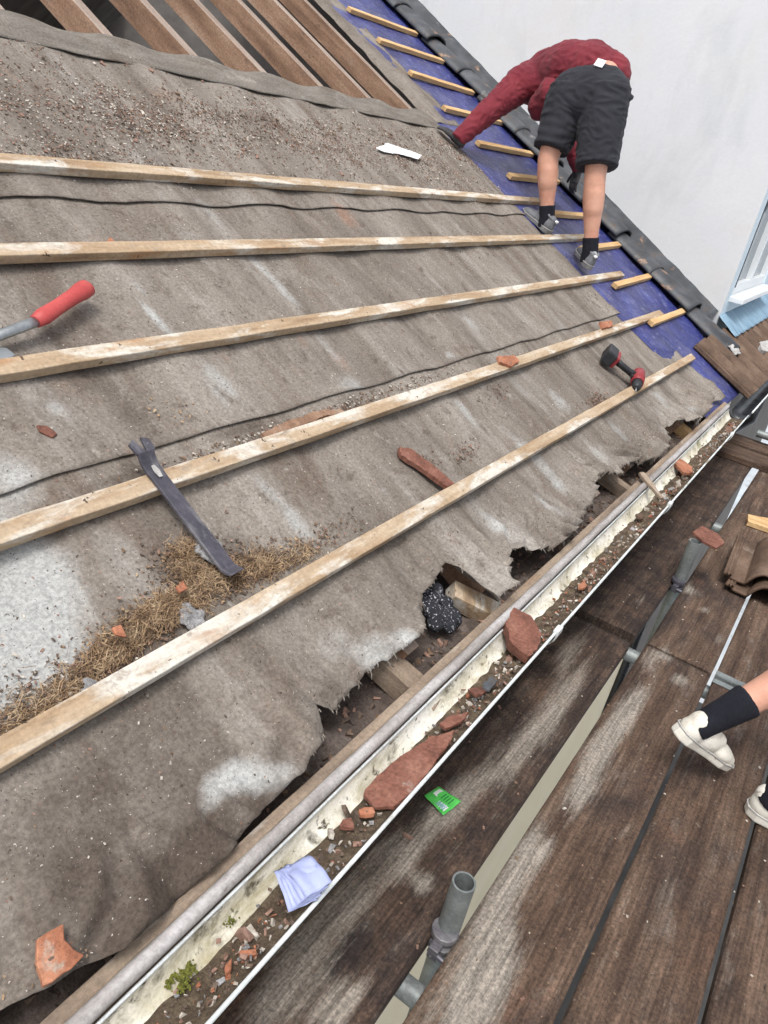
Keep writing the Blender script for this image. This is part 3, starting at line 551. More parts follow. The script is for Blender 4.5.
# silt in the gutter
SILTH=lambda y,a:(.020+.008*gnoise(y*3,2)+.010*gnoise(y*14,a*3)+.005*gnoise(y*45,a*9))*max(0,1-((a-.28)/.62)**2)**.6
def silt(a,b):
    y=-1.0+a*(GY1+.98); s_=-.50+b*1.46; s_=max(-.95,min(.97,s_+(.16*gnoise(y*6,b*2)+.10*gnoise(y*25,3))*(1-b)))
    base=-math.sqrt(max(0,1-s_*s_))*GR
    am=.55+.45*max(-.6,min(1,2.2*gnoise(y*1.7,7)+.5)); e=math.sin(PI*max(0,min(1,b)))**.5
    return (GX+s_*GR*.97,y,GZ+base+.001+e*am*(.016+.006*gnoise(y*20,b*4)+.006*gnoise(y*60,b*12)))
m=MB(); m.grid(silt,1100,18); o=m.build('gutter_silt',M['silt'],fix=False); tag(o,'dark mossy silt lying along the bottom of the gutter','silt',kind='stuff')
m=MB()
mats=[M['chip_red'],M['terracotta'],M['chip_dark'],M['chip_pale'],M['wool']]
for _ in range(1500):
    y=random.uniform(0,1)**.8*4.6 if random.random()<.6 else random.choice([random.gauss(1.35,.16),random.gauss(.6,.15),random.gauss(2.1,.25),random.gauss(.35,.08)])
    s_=random.gauss(.25,.30); s_=max(-.8,min(.92,s_)); z=GZ-math.sqrt(1-s_*s_)*GR+random.uniform(.010,.022); sz=random.uniform(.002,.007)*(1+2*(random.random()<.08))
    m.box((GX+s_*GR*.95,y,z),(sz,sz*random.uniform(.6,1.8),sz*random.uniform(.3,.7)),Euler([random.uniform(0,3) for _ in range(3)]).to_matrix(),random.choice([0,0,1,2,2,2,3,3,4]) ,jit=sz*.15)
o=m.build('gutter_crumbs',mats); tag(o,'small tile crumbs scattered through the gutter dirt','crumbs',kind='stuff')
m=MB()
for px,py,n in ((172,978,14),(187,972,16),(184,985,10),(230,920,5)):
    P=atz(px,py,GZ-.035)
    for _ in range(n*7): m.ball(P+Vector((random.gauss(0,.0045),random.gauss(0,.007),random.uniform(-.001,.003))),random.uniform(.0012,.0026),6,4)
o=m.build('moss_clump',M['moss']); tag(o,'bright green moss cushions in the near end of the gutter','moss',kind='stuff')
# timber strip and rounded bead behind the gutter
m=MB(); n=120; vs=[]
for i in range(n+1):
    y=-1.0+i*(GY1+1.04)/n; j=.002*gnoise(y*4,1); k=.002*gnoise(y*6,5)
    vs+= [(-.521+j,y,-1.079+k),(-.499+j*.5,y,-1.083+k),(-.499,y,-1.25),(-.521,y,-1.25)]
fs=[(0,1,2,3),(n*4+3,n*4+2,n*4+1,n*4)]
for i in range(n):
    for k in range(4): fs.append((i*4+k,i*4+(k+1)%4,(i+1)*4+(k+1)%4,(i+1)*4+k))
m.add(vs,fs); o=m.build('fascia_board',M['old_wood'],bevel=.003); tag(o,'weathered timber fascia edge between torn felt and gutter','fascia')
m=MB(); m.tube([(-.4855+.0015*gnoise(i*.3,2),-1.0+i*.05,-1.082+.0012*gnoise(i*.4,5)) for i in range(int((GY1+1.0)/.05)+1)],[.0125+.001*gnoise(i*.7,1) for i in range(int((GY1+1.0)/.05)+1)],12)
o=m.build('eave_roll',M['bead']); tag(o,'long grey rounded roll lying behind the white gutter','eave roll')
# ------------------------------------------------------------------ scaffold
BM={0:[(.42,1.0,.04,.18,.9)],1:[]}
patches_w=[]
def bp(px,py,wx_,wy_,amp=1): P=atz(px,py,RZ); patches_w.append((P.x,P.y,wx_,wy_,amp))
for a in [(505,890,.035,.12,1.2),(490,960,.05,.10,1.3),(470,1010,.045,.10,1.2),(525,850,.02,.08,1.0),(545,850,.012,.05,1),(600,750,.035,.16,1.25),(630,710,.03,.15,1.2),(585,790,.025,.10,1.1),(650,660,.03,.08,.8),(560,700,.035,.25,1.15),(520,750,.035,.20,1.1),(570,650,.03,.18,1.0),(470,790,.03,.13,1.1),(440,810,.03,.08,1.2),(400,850,.045,.08,1.2),(420,882,.035,.03,1.4),
          (350,900,.06,.10,1.0),(300,960,.06,.10,1.1),(330,1010,.05,.07,1.0),(350,1000,.012,.05,1.3),(270,1010,.04,.05,.9),(690,590,.03,.05,.9),(705,610,.02,.03,.9),(680,680,.03,.04,.9),(665,655,.03,.04,.8),(640,600,.02,.06,.5),(720,640,.02,.05,.5)]: bp(*a)
patches_d=[]
for a in [(600,560,.10,.5,.8),(500,700,.02,.3,.7),(350,950,.02,.1,.7),(690,800,.02,.25,.7),(730,740,.03,.05,.8),(760,900,.05,.2,.5)]:
    P=atz(a[0],a[1],RZ); patches_d.append((P.x,P.y)+a[2:])
def bmask(x,y):
    w=sum(a*math.exp(-((x-cx)/sx)**2-((y-cy)/sy)**2) for cx,cy,sx,sy,a in patches_w)
    d=sum(a*math.exp(-((x-cx)/sx)**2-((y-cy)/sy)**2) for cx,cy,sx,sy,a in patches_d); k=1 if x>-.25 else .70; return (min(1.35,w*.92)*k,min(1,d*.6)+(0 if x>-.25 else .52),0)
def board(x0,x1,y0,y1,label,z=RZ,band=False,group='scaffold boards side by side'):
    W=x1-x0;L=y1-y0; m=MB(); nx=16; ny=max(8,int(L/.02)); T=.038; sd=x0*7+y0
    def top(a,b):
        e=min(a,1-a)*W; r=.004*max(0,1-e/.006)**2; 
        return ((a-.5)*W+(.002*gnoise(b*L*5,sd) if a in(0,1) else 0),(b-.5)*L,-r+.0015*gnoise(a*W*25,b*L*2,sd)-.003*(4*(a-.5)**2)*0+.0007*gnoise(a*W*90,b*L*3,sd))
    m.grid(top,nx,ny)
    b0=len(m.v); 
    for (a,c) in ((0,0),(1,0),(1,1),(0,1)): m.v.append(((a-.5)*W,(c-.5)*L,-T))
    g=lambda i,j:j*(nx+1)+i
    fl=[[g(0,j) for j in range(ny+1)]+[b0+3,b0],[g(nx,j) for j in range(ny,-1,-1)]+[b0+1,b0+2],[g(i,0) for i in range(nx,-1,-1)]+[b0,b0+1],[g(i,ny) for i in range(nx+1)]+[b0+2,b0+3],[b0,b0+3,b0+2,b0+1]]
    for f in fl: m.f.append(tuple(f)); m.mi.append(0); m.sm.append(False)
    cx,cy=(x0+x1)/2,(y0+y1)/2
    o=m.build('scaffold_board',M['board'],loc=(cx,cy,z),fix=True); setattr_col(o,lambda c:bmask(c.x+cx,c.y+cy)); tag(o,label,'scaffold board',group)
    if band:
        for e in (-1,1):
            q=MB(); q.box((0,e*(L/2-.012),.0025),(W+.004,.026,.003)); q.box((0,e*(L/2+.002),-T/2),(W+.004,.003,T+.004)); q.build('end_band',M['galv'],o,bevel=.001)
    return o
board(-.478,-.252,-1.3,2.405,'dark scaffold board under the gutter, near length with the green wrapper')
board(-.478,-.252,2.462,5.05,'dark scaffold board under the gutter, far length')
board(-.206,.018,-1.3,2.440,'scaffold board with large pale splashes right of the upright tube, near length')
board(-.206,.018,2.452,5.0,'scaffold board carrying the brown roof tile edge, far length beyond the joint',)
board(.031,.248,-1.3,2.425,'brown scaffold board under the lifted white shoe, near length',band=True)
board(.031,.249,2.455,5.2,'scaffold board beyond the metal banded joint, at the right edge',band=True)
board(.262,.481,-1.3,2.43,'scaffold board under the planted white shoe, near length',band=True)
board(.262,.481,2.46,5.2,'scaffold board at far right beyond the joint, out towards the guard rail',band=True)
board(.490,.713,-1.3,2.43,'outermost near scaffold board'); board(.490,.713,2.46,5.2,'outermost far scaffold board')
o=board(-.11,.115,-.55,.55,'scaffold board laid crosswise at the far end of the gutter',z=RZ+.042,group=None); o.rotation_euler=(0,0,R(90)); o.location=(-.12,4.98,RZ+.042)
o=board(-.11,.115,-.55,.55,'second crosswise scaffold board behind the first, far end',z=RZ+.042,group=None); o.rotation_euler=(0,0,R(89)); o.location=(-.10,5.26,RZ+.040)
sg='galvanised scaffold tubes'
def hollow(p,q,label,r=.0242,top=True):
    p=Vector(p);q=Vector(q); m=MB(); t=(q-p).normalized(); seg=28; a=t.orthogonal().normalized(); b=t.cross(a); vs=[]
    prof=[(0,r),(0,r)]; L=(q-p).length; rings=[(0,r),(L,r),(L,r-.004),(0,r-.004)]
    for d,rr in rings:
        for k in range(seg): an=2*PI*k/seg; vs.append(p+t*d+(a*math.cos(an)+b*math.sin(an))*rr)
    fs=[]
    for i in range(4):
        j=(i+1)%4
        for k in range(seg): k2=(k+1)%seg; fs.append((i*seg+k,i*seg+k2,j*seg+k2,j*seg+k))
    m.add([v-p for v in vs],fs,0,False); o=m.build('scaffold_tube',M['galv'],loc=p); tag(o,label,'scaffold tube',sg); 
    for pl in o.data.polygons: pl.use_smooth=len(pl.vertices)==4
    md=o.modifiers.new('e','EDGE_SPLIT'); md.split_angle=R(40)
    return o
hollow((-.231,1.05,-5.2),(-.231,1.05,-1.285),'open topped upright scaffold tube standing in the near gap of the boards')
hollow((-.232,3.0,-5.2),(-.232,3.0,-1.235),'upright scaffold tube with a red tile piece on its top')
hollow((-.5,.93,-1.494),(1.1,.93,-1.494),'scaffold tube crossing below the boards at the near end of the gap')
hollow((-.5,2.432,-1.494),(1.1,2.432,-1.494),'scaffold tube crossing below the joint of the boards')
hollow((-.5,3.9,-1.494),(1.1,3.9,-1.494),'scaffold tube crossing below the far boards')
hollow((.78,-1.3,-1.55),(.78,5.4,-1.55),'outer ledger tube running along below the boards')
hollow((.80,1.05,-5.2),(.80,1.05,.2),'outer near upright scaffold tube'); hollow((.80,3.0,-5.2),(.80,3.0,.2),'outer far upright scaffold tube')
hollow((.75,-1.3,-.5),(.75,5.4,-.5),'waist high guard rail tube outside the boards')
P=atz(757,433,-1.33); hollow(P,P+Vector((.8,.03,0)),'tube end lying on the crosswise boards at the right edge')
# clamps on the near upright
for (x,y,z,lab) in ((-.232,1.035,-1.44,'dark steel coupler on the near upright tube'),(-.232,2.985,-1.43,'dark steel coupler on the upright tube under the red tile piece'),):
    m=MB(); 
    for k in range(2): m.tube([(0,0,-.022+k*.03),(0,0,-.006+k*.03)],.031-.002*k,14)
    m.box((.0,-.036,-.005),(.022,.02,.03)); m.tube([(-.012,-.04,-.004),(.03,-.045,-.004)],.006,8)
    o=m.build('scaffold_coupler',M['dark_steel'],loc=(x,y,z),bevel=.0015); tag(o,lab,'coupler','couplers on the scaffold tubes')
# boards litter
m=MB()
for _ in range(900):
    x=random.uniform(-.47,.7); y=random.uniform(.4,4.5)
    if -.25<x<-.205: continue
    sz=random.uniform(.0012,.0045)*(1+1.5*(random.random()<.05)); m.box((x,y,RZ+sz*.3),(sz,sz*random.uniform(.7,2.2),sz*.5),Euler((0,0,random.uniform(0,3))).to_matrix(),random.choice([0,0,0,1,2,2,2,2,2,2,4,4,4,1]),jit=sz*.2)
o=m.build('board_crumbs',[M['chip_red'],M['chip_pale'],M['twig'],M['white'],M['chip_dark']]); tag(o,'tiny crumbs scattered over the scaffold boards','crumbs',kind='stuff')
# ------------------------------------------------------------------ litter on the felt
m=MB(); lm=[M['chip_dark'],M['chip_red'],M['chip_pale'],M['twig'],M['straw']]
def put(u,v,sz,long,mi,up=0.0):
    if v<vedge(u)+.006 or u>4.6: return
    h=felt_h(u,v)+(.009 if v>1.24 else .0045 if v>.44 else 0)+sz*.25+up
    m.box((u,v,h),(sz*long,sz,sz*.5),Euler((random.uniform(-.4,.4),random.uniform(-.4,.4),random.uniform(0,PI))).to_matrix(),mi,jit=sz*.2)
for _ in range(26000):
    q=random.random()
    if q<.62:   # heaped leaf and mortar dust on the upper sheet
        u=random.uniform(.2,4.5); v=1.69+.17*random.gauss(0,1); 
        if v<1.38 or v>2.08: continue
        if gnoise(u*2.6,v*6,5)<-.05 and random.random()<.65: continue
        if gnoise(u*9,v*14,8)<-.0 and random.random()<.6: continue
        sz=random.uniform(.0012,.0042)*(1+1.2*(random.random()<.06)); put(u,v,sz,random.uniform(.8,2.6),random.choice([0,0,1,1,1,2,2,2,3,3]),random.uniform(0,.003))
    else:
        u=random.uniform(.1,4.5); v=random.uniform(-.2,1.95); k=gnoise(u*2.5,v*4,9)
        if k<0 and random.random()<.7: continue
        put(u,v,random.uniform(.0008,.003),random.uniform(.8,2.2),random.choice([0,0,1,2,2,3]))
def heap(px,py,su,sv,n,mis,smin=.001,smax=.0042,lmax=2.5):
    u0,v0=uv(px,py)
    for _ in range(int(n*1.6)): put(random.gauss(u0,su),random.gauss(v0,sv),random.uniform(smin,smax),random.uniform(.8,lmax),random.choice(mis),random.uniform(0,.008))
for a in [(330,412,.22,.012,300,[0,0,3,2,1]),(400,385,.2,.012,140,[0,3,2]),(230,445,.15,.012,120,[0,3,2]),(210,560,.07,.05,260,[0,0,0,3,1]),(30,700,.05,.03,160,[0,0,2]),(100,670,.08,.025,220,[0,0,3,1]),(250,560,.06,.02,140,[0,3]),(330,530,.08,.015,80,[0,3,1]),(600,400,.08,.02,160,[0,1,3]),(605,398,.05,.03,150,[0,1,1]),(645,440,.1,.02,40,[2,3]),
          (470,450,.04,.02,60,[0,1]),(430,460,.03,.015,60,[3,1,0]),(78,992,.02,.012,110,[3,3,2,0,4],.0006,.0024),(95,975,.015,.010,80,[3,2,0,4],.0006,.0024),(30,1015,.05,.02,100,[4,3,0],.0006,.0024),(500,390,.05,.03,50,[1,0]),(520,165,.05,.03,60,[2,0]),(435,165,.1,.08,200,[0,2,3]),(470,195,.12,.05,200,[0,0,3,1]),(175,410,.03,.03,20,[4]),(330,150,.35,.04,420,[0,1,1,3]),(150,120,.16,.06,700,[0,1,1,3,2]),(70,150,.2,.05,500,[0,1,3,2]),(250,120,.25,.05,600,[0,0,1,3]),(150,618,.06,.02,420,[0,0,3,4,1]),(120,645,.05,.015,260,[0,3,4]),(190,570,.04,.03,320,[0,0,3,4]),(240,575,.05,.015,300,[0,0,3,4]),(270,562,.05,.015,200,[0,3,4]),(60,700,.06,.015,260,[0,0,3,2]),(600,300,.2,.05,80,[2,3,0]),(480,240,.3,.06,120,[2,3,0]),(45,100,.2,.06,220,[0,1,2,3]),(430,140,.12,.05,200,[0,3])]: heap(*a)
o=m.build('felt_litter',lm,loc=O,rot=REUL); tag(o,'crumbs, dust and leaf litter scattered over the felt','litter',kind='stuff')
# rubble in the void
m=MB()
for _ in range(1800):
    y=random.uniform(.2,4.6); x=random.uniform(-.80,-.53); b=(x+1.05)/.535; z=rub((y+1.3)/6.3,b)[2]; sz=random.uniform(.003,.013)
    m.box((x,y,z+sz*.2),(sz,sz*random.uniform(.7,1.8),sz*.6),Euler([random.uniform(0,3) for _ in range(3)]).to_matrix(),random.choice([0,0,0,1,2,3]),jit=sz*.2)
o=m.build('void_rubble',[M['chip_dark'],M['chip_red'],M['rubble'],M['twig']]); tag(o,'loose lumps filling the gap below the torn felt','rubble',kind='stuff')
# old grey insulation lump in the void
u,v=uv(440,608,-.06); m=MB()
for _ in range(30): m.ball((random.uniform(-.045,.045),random.uniform(-.05,.05),random.gauss(0,.004)),(.022,.022,.016),8,6)
o=solid(m,'insulation_lump',M['speckle'],voxel=.005,smooth=4,wr=.003,wscale=60); o.matrix_world=Matrix.Translation(RP(u,v,-.07))@RM.to_4x4(); tag(o,'speckled grey insulation lump in the hole beside the pointed felt flap','insulation lump')
# ------------------------------------------------------------------ straw nests
def nest(parts,label,lumps,n=800):
    m=MB()
    for px,py,su,sv,k,hh in parts:
        u0,v0=uv(px,py)
        for _ in range(int(n*k)):
            u=random.gauss(u0,su); v=random.gauss(v0,sv)
            if v<.028 : v=.026+abs(random.gauss(0,.03))
            h=felt_h(u,v)+random.uniform(0,hh*.75)*math.exp(-((u-u0)/su/1.6)**2)+.002; a=random.choice((0,PI))+random.gauss(.1,.75); L=random.uniform(.004,.036); c=random.uniform(-1.6,1.6); p=[]
            for t in range(4):
                aa=a+c*t/3; p.append((u,v,h+.004*math.sin(t))); u+=math.cos(aa)*L/3; v+=math.sin(aa)*L/3; v=max(v,.022); h+=random.uniform(-.004,.004); h=max(h,felt_h(u,v)+.001)
            m.tube(p,random.uniform(.0003,.0008),3,False,random.choice([0,0,0,0,1,1]),False)
    o=m.build('straw_nest',[M['straw'],M['twig']],fix=False,loc=O,rot=REUL); tag(o,label,'straw',kind='stuff')
nest([(150,618,.032,.012,1.3,.03),(172,606,.03,.014,1.0,.025),(120,645,.03,.012,.9,.02),(90,668,.035,.010,.5,.015),(50,702,.035,.010,.35,.012),(18,728,.03,.008,.2,.01),(190,600,.02,.015,.4,.02)],'brown straw from an old nest along the lowest batten',0)
nest([(187,566,.014,.022,.7,.03),(205,580,.025,.014,.7,.022),(235,572,.022,.014,.6,.02),(262,560,.03,.016,.7,.018),(300,553,.05,.012,.35,.01),(190,548,.012,.012,.3,.025)],'brown straw nest clump around the lower end of the pry bar',0)
for px,py,s,lab in ((210,553,.026,'pale grey wool tuft under the pry bar'),(190,617,.020,'pale grey wool tuft in the straw above the lowest batten'),(90,690,.015,'dark grey fluff in the straw at left')):
    u,v=uv(px,py); m=MB()
    for _ in range(22):
        q_=random.uniform(.35,.6)*s; m.ball((random.gauss(0,s*.45),random.gauss(0,s*.55),random.gauss(.004,.001)),(q_,q_,q_*.45),8,6)
    o=solid(m,'wool_tuft',M['wool'],voxel=.003,smooth=2,wr=.0022,wscale=120); o.matrix_world=Matrix.Translation(RP(u,v,FELT+.010))@RM.to_4x4(); tag(o,lab,'wool tuft')
# ------------------------------------------------------------------ broken tiles, sticks
roofshard('tile_shard',[(38,938),(62,924),(66,940),(85,955),(72,968),(44,987),(36,965)],.016,.012,M['terracotta'],'flat orange tile shard near the bottom left corner','tile shard',tilt=(.0,.02))
roofshard('tile_shard',[(400,446),(412,449),(440,470),(455,484),(448,487),(425,470),(402,455)],-.004,.016,M['red_tile'],'long narrow reddish tile shard above the lowest batten','tile shard')
roofshard('tile_shard',[(498,356),(515,355),(520,361),(512,366),(500,362)],.02,.014,M['terracotta'],'small orange shard on the batten above the screwdriver drill','tile shard')
roofshard('tile_shard',[(600,322),(612,320),(613,326),(603,328)],.02,.014,M['terracotta'],'small orange shard on a batten beside the membrane','tile shard')
roofshard('tile_shard',[(112,627),(122,624),(127,636),(116,634)],.02,.008,M['terracotta'],'tiny orange shard in the straw at left','tile shard')
roofshard('tile_shard',[(176,586),(184,580),(187,588),(180,592)],.02,.008,M['terracotta'],'tiny orange shard beside the wool tuft','tile shard')
roofshard('tile_shard',[(104,246),(110,236),(116,243),(110,248)],.0,.014,M['terracotta'],'small pointed orange shard touching the second batten from the top','tile shard')
roofshard('tile_shard',[(127,247),(132,241),(140,245),(136,249)],-.004,.016,M['terracotta'],'small rounded orange shard just above the second batten from the top','tile shard')
roofshard('tile_shard',[(36,424),(48,426),(58,434),(52,437),(40,431)],-.008,.006,M['red_tile'],'thin pinkish flake on the felt at left','tile shard')
roofshard('tile_shard',[(148,470),(156,465),(160,472),(152,475)],.0,.01,M['terracotta'],'small orange shard against the pry bar','tile shard')
roofshard('bark_strip',[(262,432),(290,420),(320,410),(340,408),(345,412),(320,418),(290,430),(266,439)],-.003,.014,M['rafter'],'dark reddish sliver of wood in the felt lap','wood sliver')
roofshard('torn_paper',[(376,148),(388,143),(402,148),(422,155),(418,159),(400,154),(385,152)],.004,.002,M['white'],'torn white scrap on the dusty felt near the worker\'s glove','scrap')
def zshard(name,pts,z,th,mat,label,cat,tilt=(0,0)):
    q=[atz(x,y,z+th) for x,y in pts]; c=sum(q,Vector())/len(q); m=MB(); pl=[]
    for i,a in enumerate(q):
        b=q[(i+1)%len(q)]; k=max(1,int((b-a).length/.012)); pl.append((a.x-c.x,a.y-c.y))
        for j in range(1,k): p=a.lerp(b,j/k)-c; pl.append((p.x+random.uniform(-.0015,.0015),p.y+random.uniform(-.0025,.0025)))
    m.poly(pl,th,wob=.0022); o=m.build(name,mat,bevel=.0018); o.location=(c.x,c.y,z); o.rotation_euler=(tilt[0],tilt[1],0); return tag(o,label,cat)
zshard('tile_shard',[(364,790),(378,772),(410,750),(432,738),(455,733),(450,745),(415,790),(395,806),(375,804)],-1.118,.010,M['red_tile'],'large reddish tile shard lying in the gutter','tile shard',(.05,-.12))
zshard('tile_shard',[(504,622),(512,610),(528,616),(541,632),(538,645),(530,651),(512,640)],-1.11,.030,M['red_tile'],'thick reddish brown tile block propped across the gutter','tile shard',(.1,.12))
zshard('tile_shard',[(675,463),(680,458),(692,466),(693,472),(684,473)],-1.115,.014,M['terracotta'],'bright orange tile piece in the far part of the gutter','tile shard')
zshard('tile_shard',[(440,722),(452,715),(470,712),(462,722),(446,728)],-1.12,.010,M['red_tile'],'flat red shard in the gutter above the largest shard','tile shard',(0,-.15))
zshard('slate_chip',[(484,682),(492,675),(498,680),(490,690),(483,688)],-1.118,.008,M['slate_cap'],'small grey chip among the gutter dirt','slate chip')
zshard('tile_shard',[(224,965),(232,958),(232,970),(226,975)],-1.13,.008,M['terracotta'],'small orange chip at the near end of the gutter','tile shard')
o=zshard('tile_shard',[(692,532),(702,526),(718,533),(725,542),(716,547),(702,540)],-1.233,.012,M['red_tile'],'pointed red tile piece lying on top of the upright tube','tile shard',(.0,.05))
stick('wood_splinter',atz(640,474,-1.055),atz(661,500,-1.10),.030,.012,M['old_wood'],'pale wooden splinter lying across the gutter edge','splinter')
zshard('wood_offcut',[(748,514),(768,518),(790,524),(790,533),(768,528),(748,521)],RZ+.003,.025,M['new_wood'],'yellow timber offcut on the boards at the right edge','offcut')
gn=['pinkish red tile fragment just above the folded paper','flat red fragment beside the lower end of the largest gutter shard','brown tile fragment between the largest shard and the propped block','dusty tile fragment just below the propped block','small red fragment beyond the propped block in the gutter','reddish fragment near the far gutter bracket']
for k,(px,py,sz) in enumerate(((347,823,9),(368,812,8),(452,718,10),(478,690,9),(583,585,6),(640,515,5))):
    pts=[]
    for j in range(7): a=2*PI*j/7+random.uniform(-.3,.3); q_=sz*random.uniform(.6,1.15); pts.append((px+q_*math.cos(a)*1.1,py+q_*math.sin(a)*.75))
    zshard('tile_shard',pts,-1.122,.009,[M['red_tile'],M['terracotta'],M['brown_tile']][k%3],gn[k],'tile shard',(random.uniform(-.2,.2),random.uniform(-.3,.1)))
# ------------------------------------------------------------------ roof tile on the boards
def tile_prof(x):
    if x<.036: return .014+.008*abs(math.sin(PI*x/.012))
    if x<.088: return .006
    if x<.215: return .006+.068*max(0,math.sin(PI*(x-.088)/.127))**.7
    return .006
def tilebody(name,parent=None):
    m=MB(); m.grid(lambda a,b:(a*.30,b*.42,tile_prof(a*.30)+.006+.001*gnoise(a*6,b*6)),120,24); o=m.build(name,M['brown_tile'],parent,fix=False); s_=o.modifiers.new('t','SOLIDIFY'); s_.thickness=.012; s_.offset=-1; return o
t0=empty('roof_tile',(0,0,0)); tag(t0,'brown interlocking roof tile with a raised roll, uppermost of the pair on the boards','roof tile'); tilebody('tile_body',t0)
m=MB(); m.box((.15,.405,.004),(.18,.02,.018)); m.build('nib',M['brown_tile'],t0)
t0.location=(-.100,3.14,RZ+.036); t0.rotation_euler=(R(1.5),R(-1),R(3))
o=tilebody('roof_tile'); o.location=(-.075,3.10,RZ+.012); o.rotation_euler=(0,0,R(-2)); tag(o,'brown roof tile underneath the interlocking tile on the boards','roof tile')
# ------------------------------------------------------------------ paper and sweet wrapper
P=atz(298,884,-1.085); pp=empty('folded_paper',P); tag(pp,'pale blue folded paper sheets lying across the gutter','paper')
for i in range(5):
    m=MB(); off=.006*i
    m.grid(lambda a,b:((a-.5)*.072+.012*math.sin(b*5+i*.7)*0,(b-.5)*.048,.004*i+.012*abs(math.sin(PI*a*1.0))+.006*gnoise(a*3+i,b*3)+.008*(a-.5)*(i-2)*.6),14,8)
    o=m.build('sheet',M['paper'],pp,fix=False,loc=(.0015*i,-.005+.0045*i,0),rot=(0,0,R(3*i-6))); s=o.modifiers.new('t','SOLIDIFY'); s.thickness=.0008
pp.rotation_euler=(R(8),R(-6),R(-25))
q=[atz(x,y,RZ+.006) for x,y in ((424,796),(438,787),(461,802),(443,816))]; c=sum(q,Vector())/4
wr=empty('sweet_wrapper',c); tag(wr,'small bright green wrapper lying on the dark board','wrapper')
def wq(a,b,dz=0): p=(q[0]*(1-a)+q[1]*a)*(1-b)+(q[3]*(1-a)+q[2]*a)*b-c; return (p.x,p.y,.003*gnoise(a*3,b*3,2)+.004*abs(a-.5)+dz)
m=MB(); m.grid(lambda a,b:wq(a,b),12,12); o=m.build('foil',M['green'],wr,fix=False); s=o.modifiers.new('t','SOLIDIFY'); s.thickness=.0012
def wpatch(a0,a1,b0,b1,mat,name): 
    m=MB(); m.grid(lambda a,b:wq(a0+(a1-a0)*a,b0+(b1-b0)*b,.0012),6,6); m.build(name,mat,wr,fix=False)
wpatch(.10,.42,.46,.90,M['white'],'label_panel'); wpatch(.45,.9,.12,.30,M['white'],'label_strip')
for k in range(6): 
    m=MB(); m.grid(lambda a,b:wq(.14+.24*a,.50+.06*k+.03*b,.0018),4,2); m.build('code_bar',M['blue_ink'],wr,fix=False)
for k in range(4):
    m=MB(); m.grid(lambda a,b:wq(.52+.36*a,.42+.11*k+.045*b,.0016),4,2); m.build('print_line',M['green_ink'],wr,fix=False)
# ------------------------------------------------------------------ hammer
def rfloc(px,py,h): u,v=uv(px,py,h); return Vector((u,v,h))
hm=empty('hammer',RP(*uv(10,335,.02),.0),REUL); tag(hm,'claw hammer with red rubber grip lying on the felt at left','hammer')
ho=Vector((*uv(10,335,.02),0)); L_=lambda px,py,h: rfloc(px,py,h)-ho
a=L_(88,287,.034); b=L_(35,322,.026); c0=L_(-45,352,.022)
m=MB(); d=(b-a); m.tube([a-d*.02,a+d*.02,a+d*.12,a+d*.3,a+d*.6,a+d*.85,b],[.014,.0215,.0225,.0185,.0175,.0195,.0145],16,flat=.8,up=(0,0,1)); m.build('grip',M['red_rubber'],hm)
m=MB(); m.tube([b-d*.02,b+(c0-b)*.2,c0],[.013,.0125,.012],12,flat=.7,up=(0,0,1)); m.build('shaft',M['steel'],hm)
dd=(c0-b).normalized(); px_=Vector((-dd.y,dd.x,0)).normalized()
m=MB(); m.tube([c0-px_*.06,c0-px_*.035],[.015,.015],14); m.tube([c0-px_*.035,c0-px_*.02],[.011,.011],14); m.box(c0,(.03,.03,.024),Matrix.Rotation(math.atan2(dd.y,dd.x),3,'Z'))
m.tube([c0+px_*.01,c0+px_*.03,c0+px_*.055+dd*.006,c0+px_*.085+dd*.02],[.012,.011,.008,.004],10,flat=.8,up=(0,0,1)); m.build('head',M['steel'],hm,bevel=.001)
# small steel tool corner seen below the hammer shaft
pt=L_(8,357,.01); 
m=MB(); q=[uv(x,y,.005) for x,y in ((-30,346),(6,350),(15,357),(9,362),(-30,366))]; m.poly([(a_-ho.x,b_-ho.y) for a_,b_ in q],.012); o=m.build('slate_knife',M['steel'],bevel=.002,loc=RP(ho.x,ho.y,.0),rot=REUL); tag(o,'steel blade end just below the hammer shaft at the left edge','blade')
# ------------------------------------------------------------------ pry bar
u0,v0=uv(145,452,.045); u1,v1=uv(238,572,.03)
pr=empty('pry_bar',RP(u0,v0,.03)); ang=math.atan2(v1-v0,u1-u0); Lb=math.hypot(u1-u0,v1-v0)
pr.rotation_euler=(RM@Euler((0,0,ang)).to_matrix()@Euler((0,R(3.5),0)).to_matrix()).to_euler(); tag(pr,'flat dark steel pry bar leaning over a batten into the straw','pry bar')
m=MB(); n=26; W=.040; vs=[];fs=[]
for i in range(n+1):
    x=i/n*Lb; t=i/n; z=.012*max(0,(.12-t)/.12)**2*1.2+.016*max(0,(t-.93)/.07)**1.5; w=W*(1+.12*max(0,(.2-t)/.2)); 
    vs+=[(x,-w/2,z),(x,w/2,z),(x,w/2-.0015,z+.006),(x,-w/2+.0015,z+.006)]
for i in range(n):
    for k in range(4): fs.append((i*4+k,i*4+(k+1)%4,(i+1)*4+(k+1)%4,(i+1)*4+k))
fs+=[(0,1,2,3),(n*4+3,n*4+2,n*4+1,n*4)]; m.add(vs,fs); m.build('bar',M['dark_steel'],pr,bevel=.001)
m=MB()
for sg_ in (-1,1): m.poly([(-.026,sg_*.026),(-.034,sg_*.010),(.001,sg_*.0015),(.001,sg_*.0245)][::sg_],.0055,z0=.0144)
m.build('claw',M['dark_steel'],pr)
m=MB(); m.poly([(.030,-.004),(.045,-.007),(.060,-.004),(.060,.004),(.045,.007),(.030,.004)],.0012,z0=.0085); m.build('nail_slot',M['mortar'],pr)
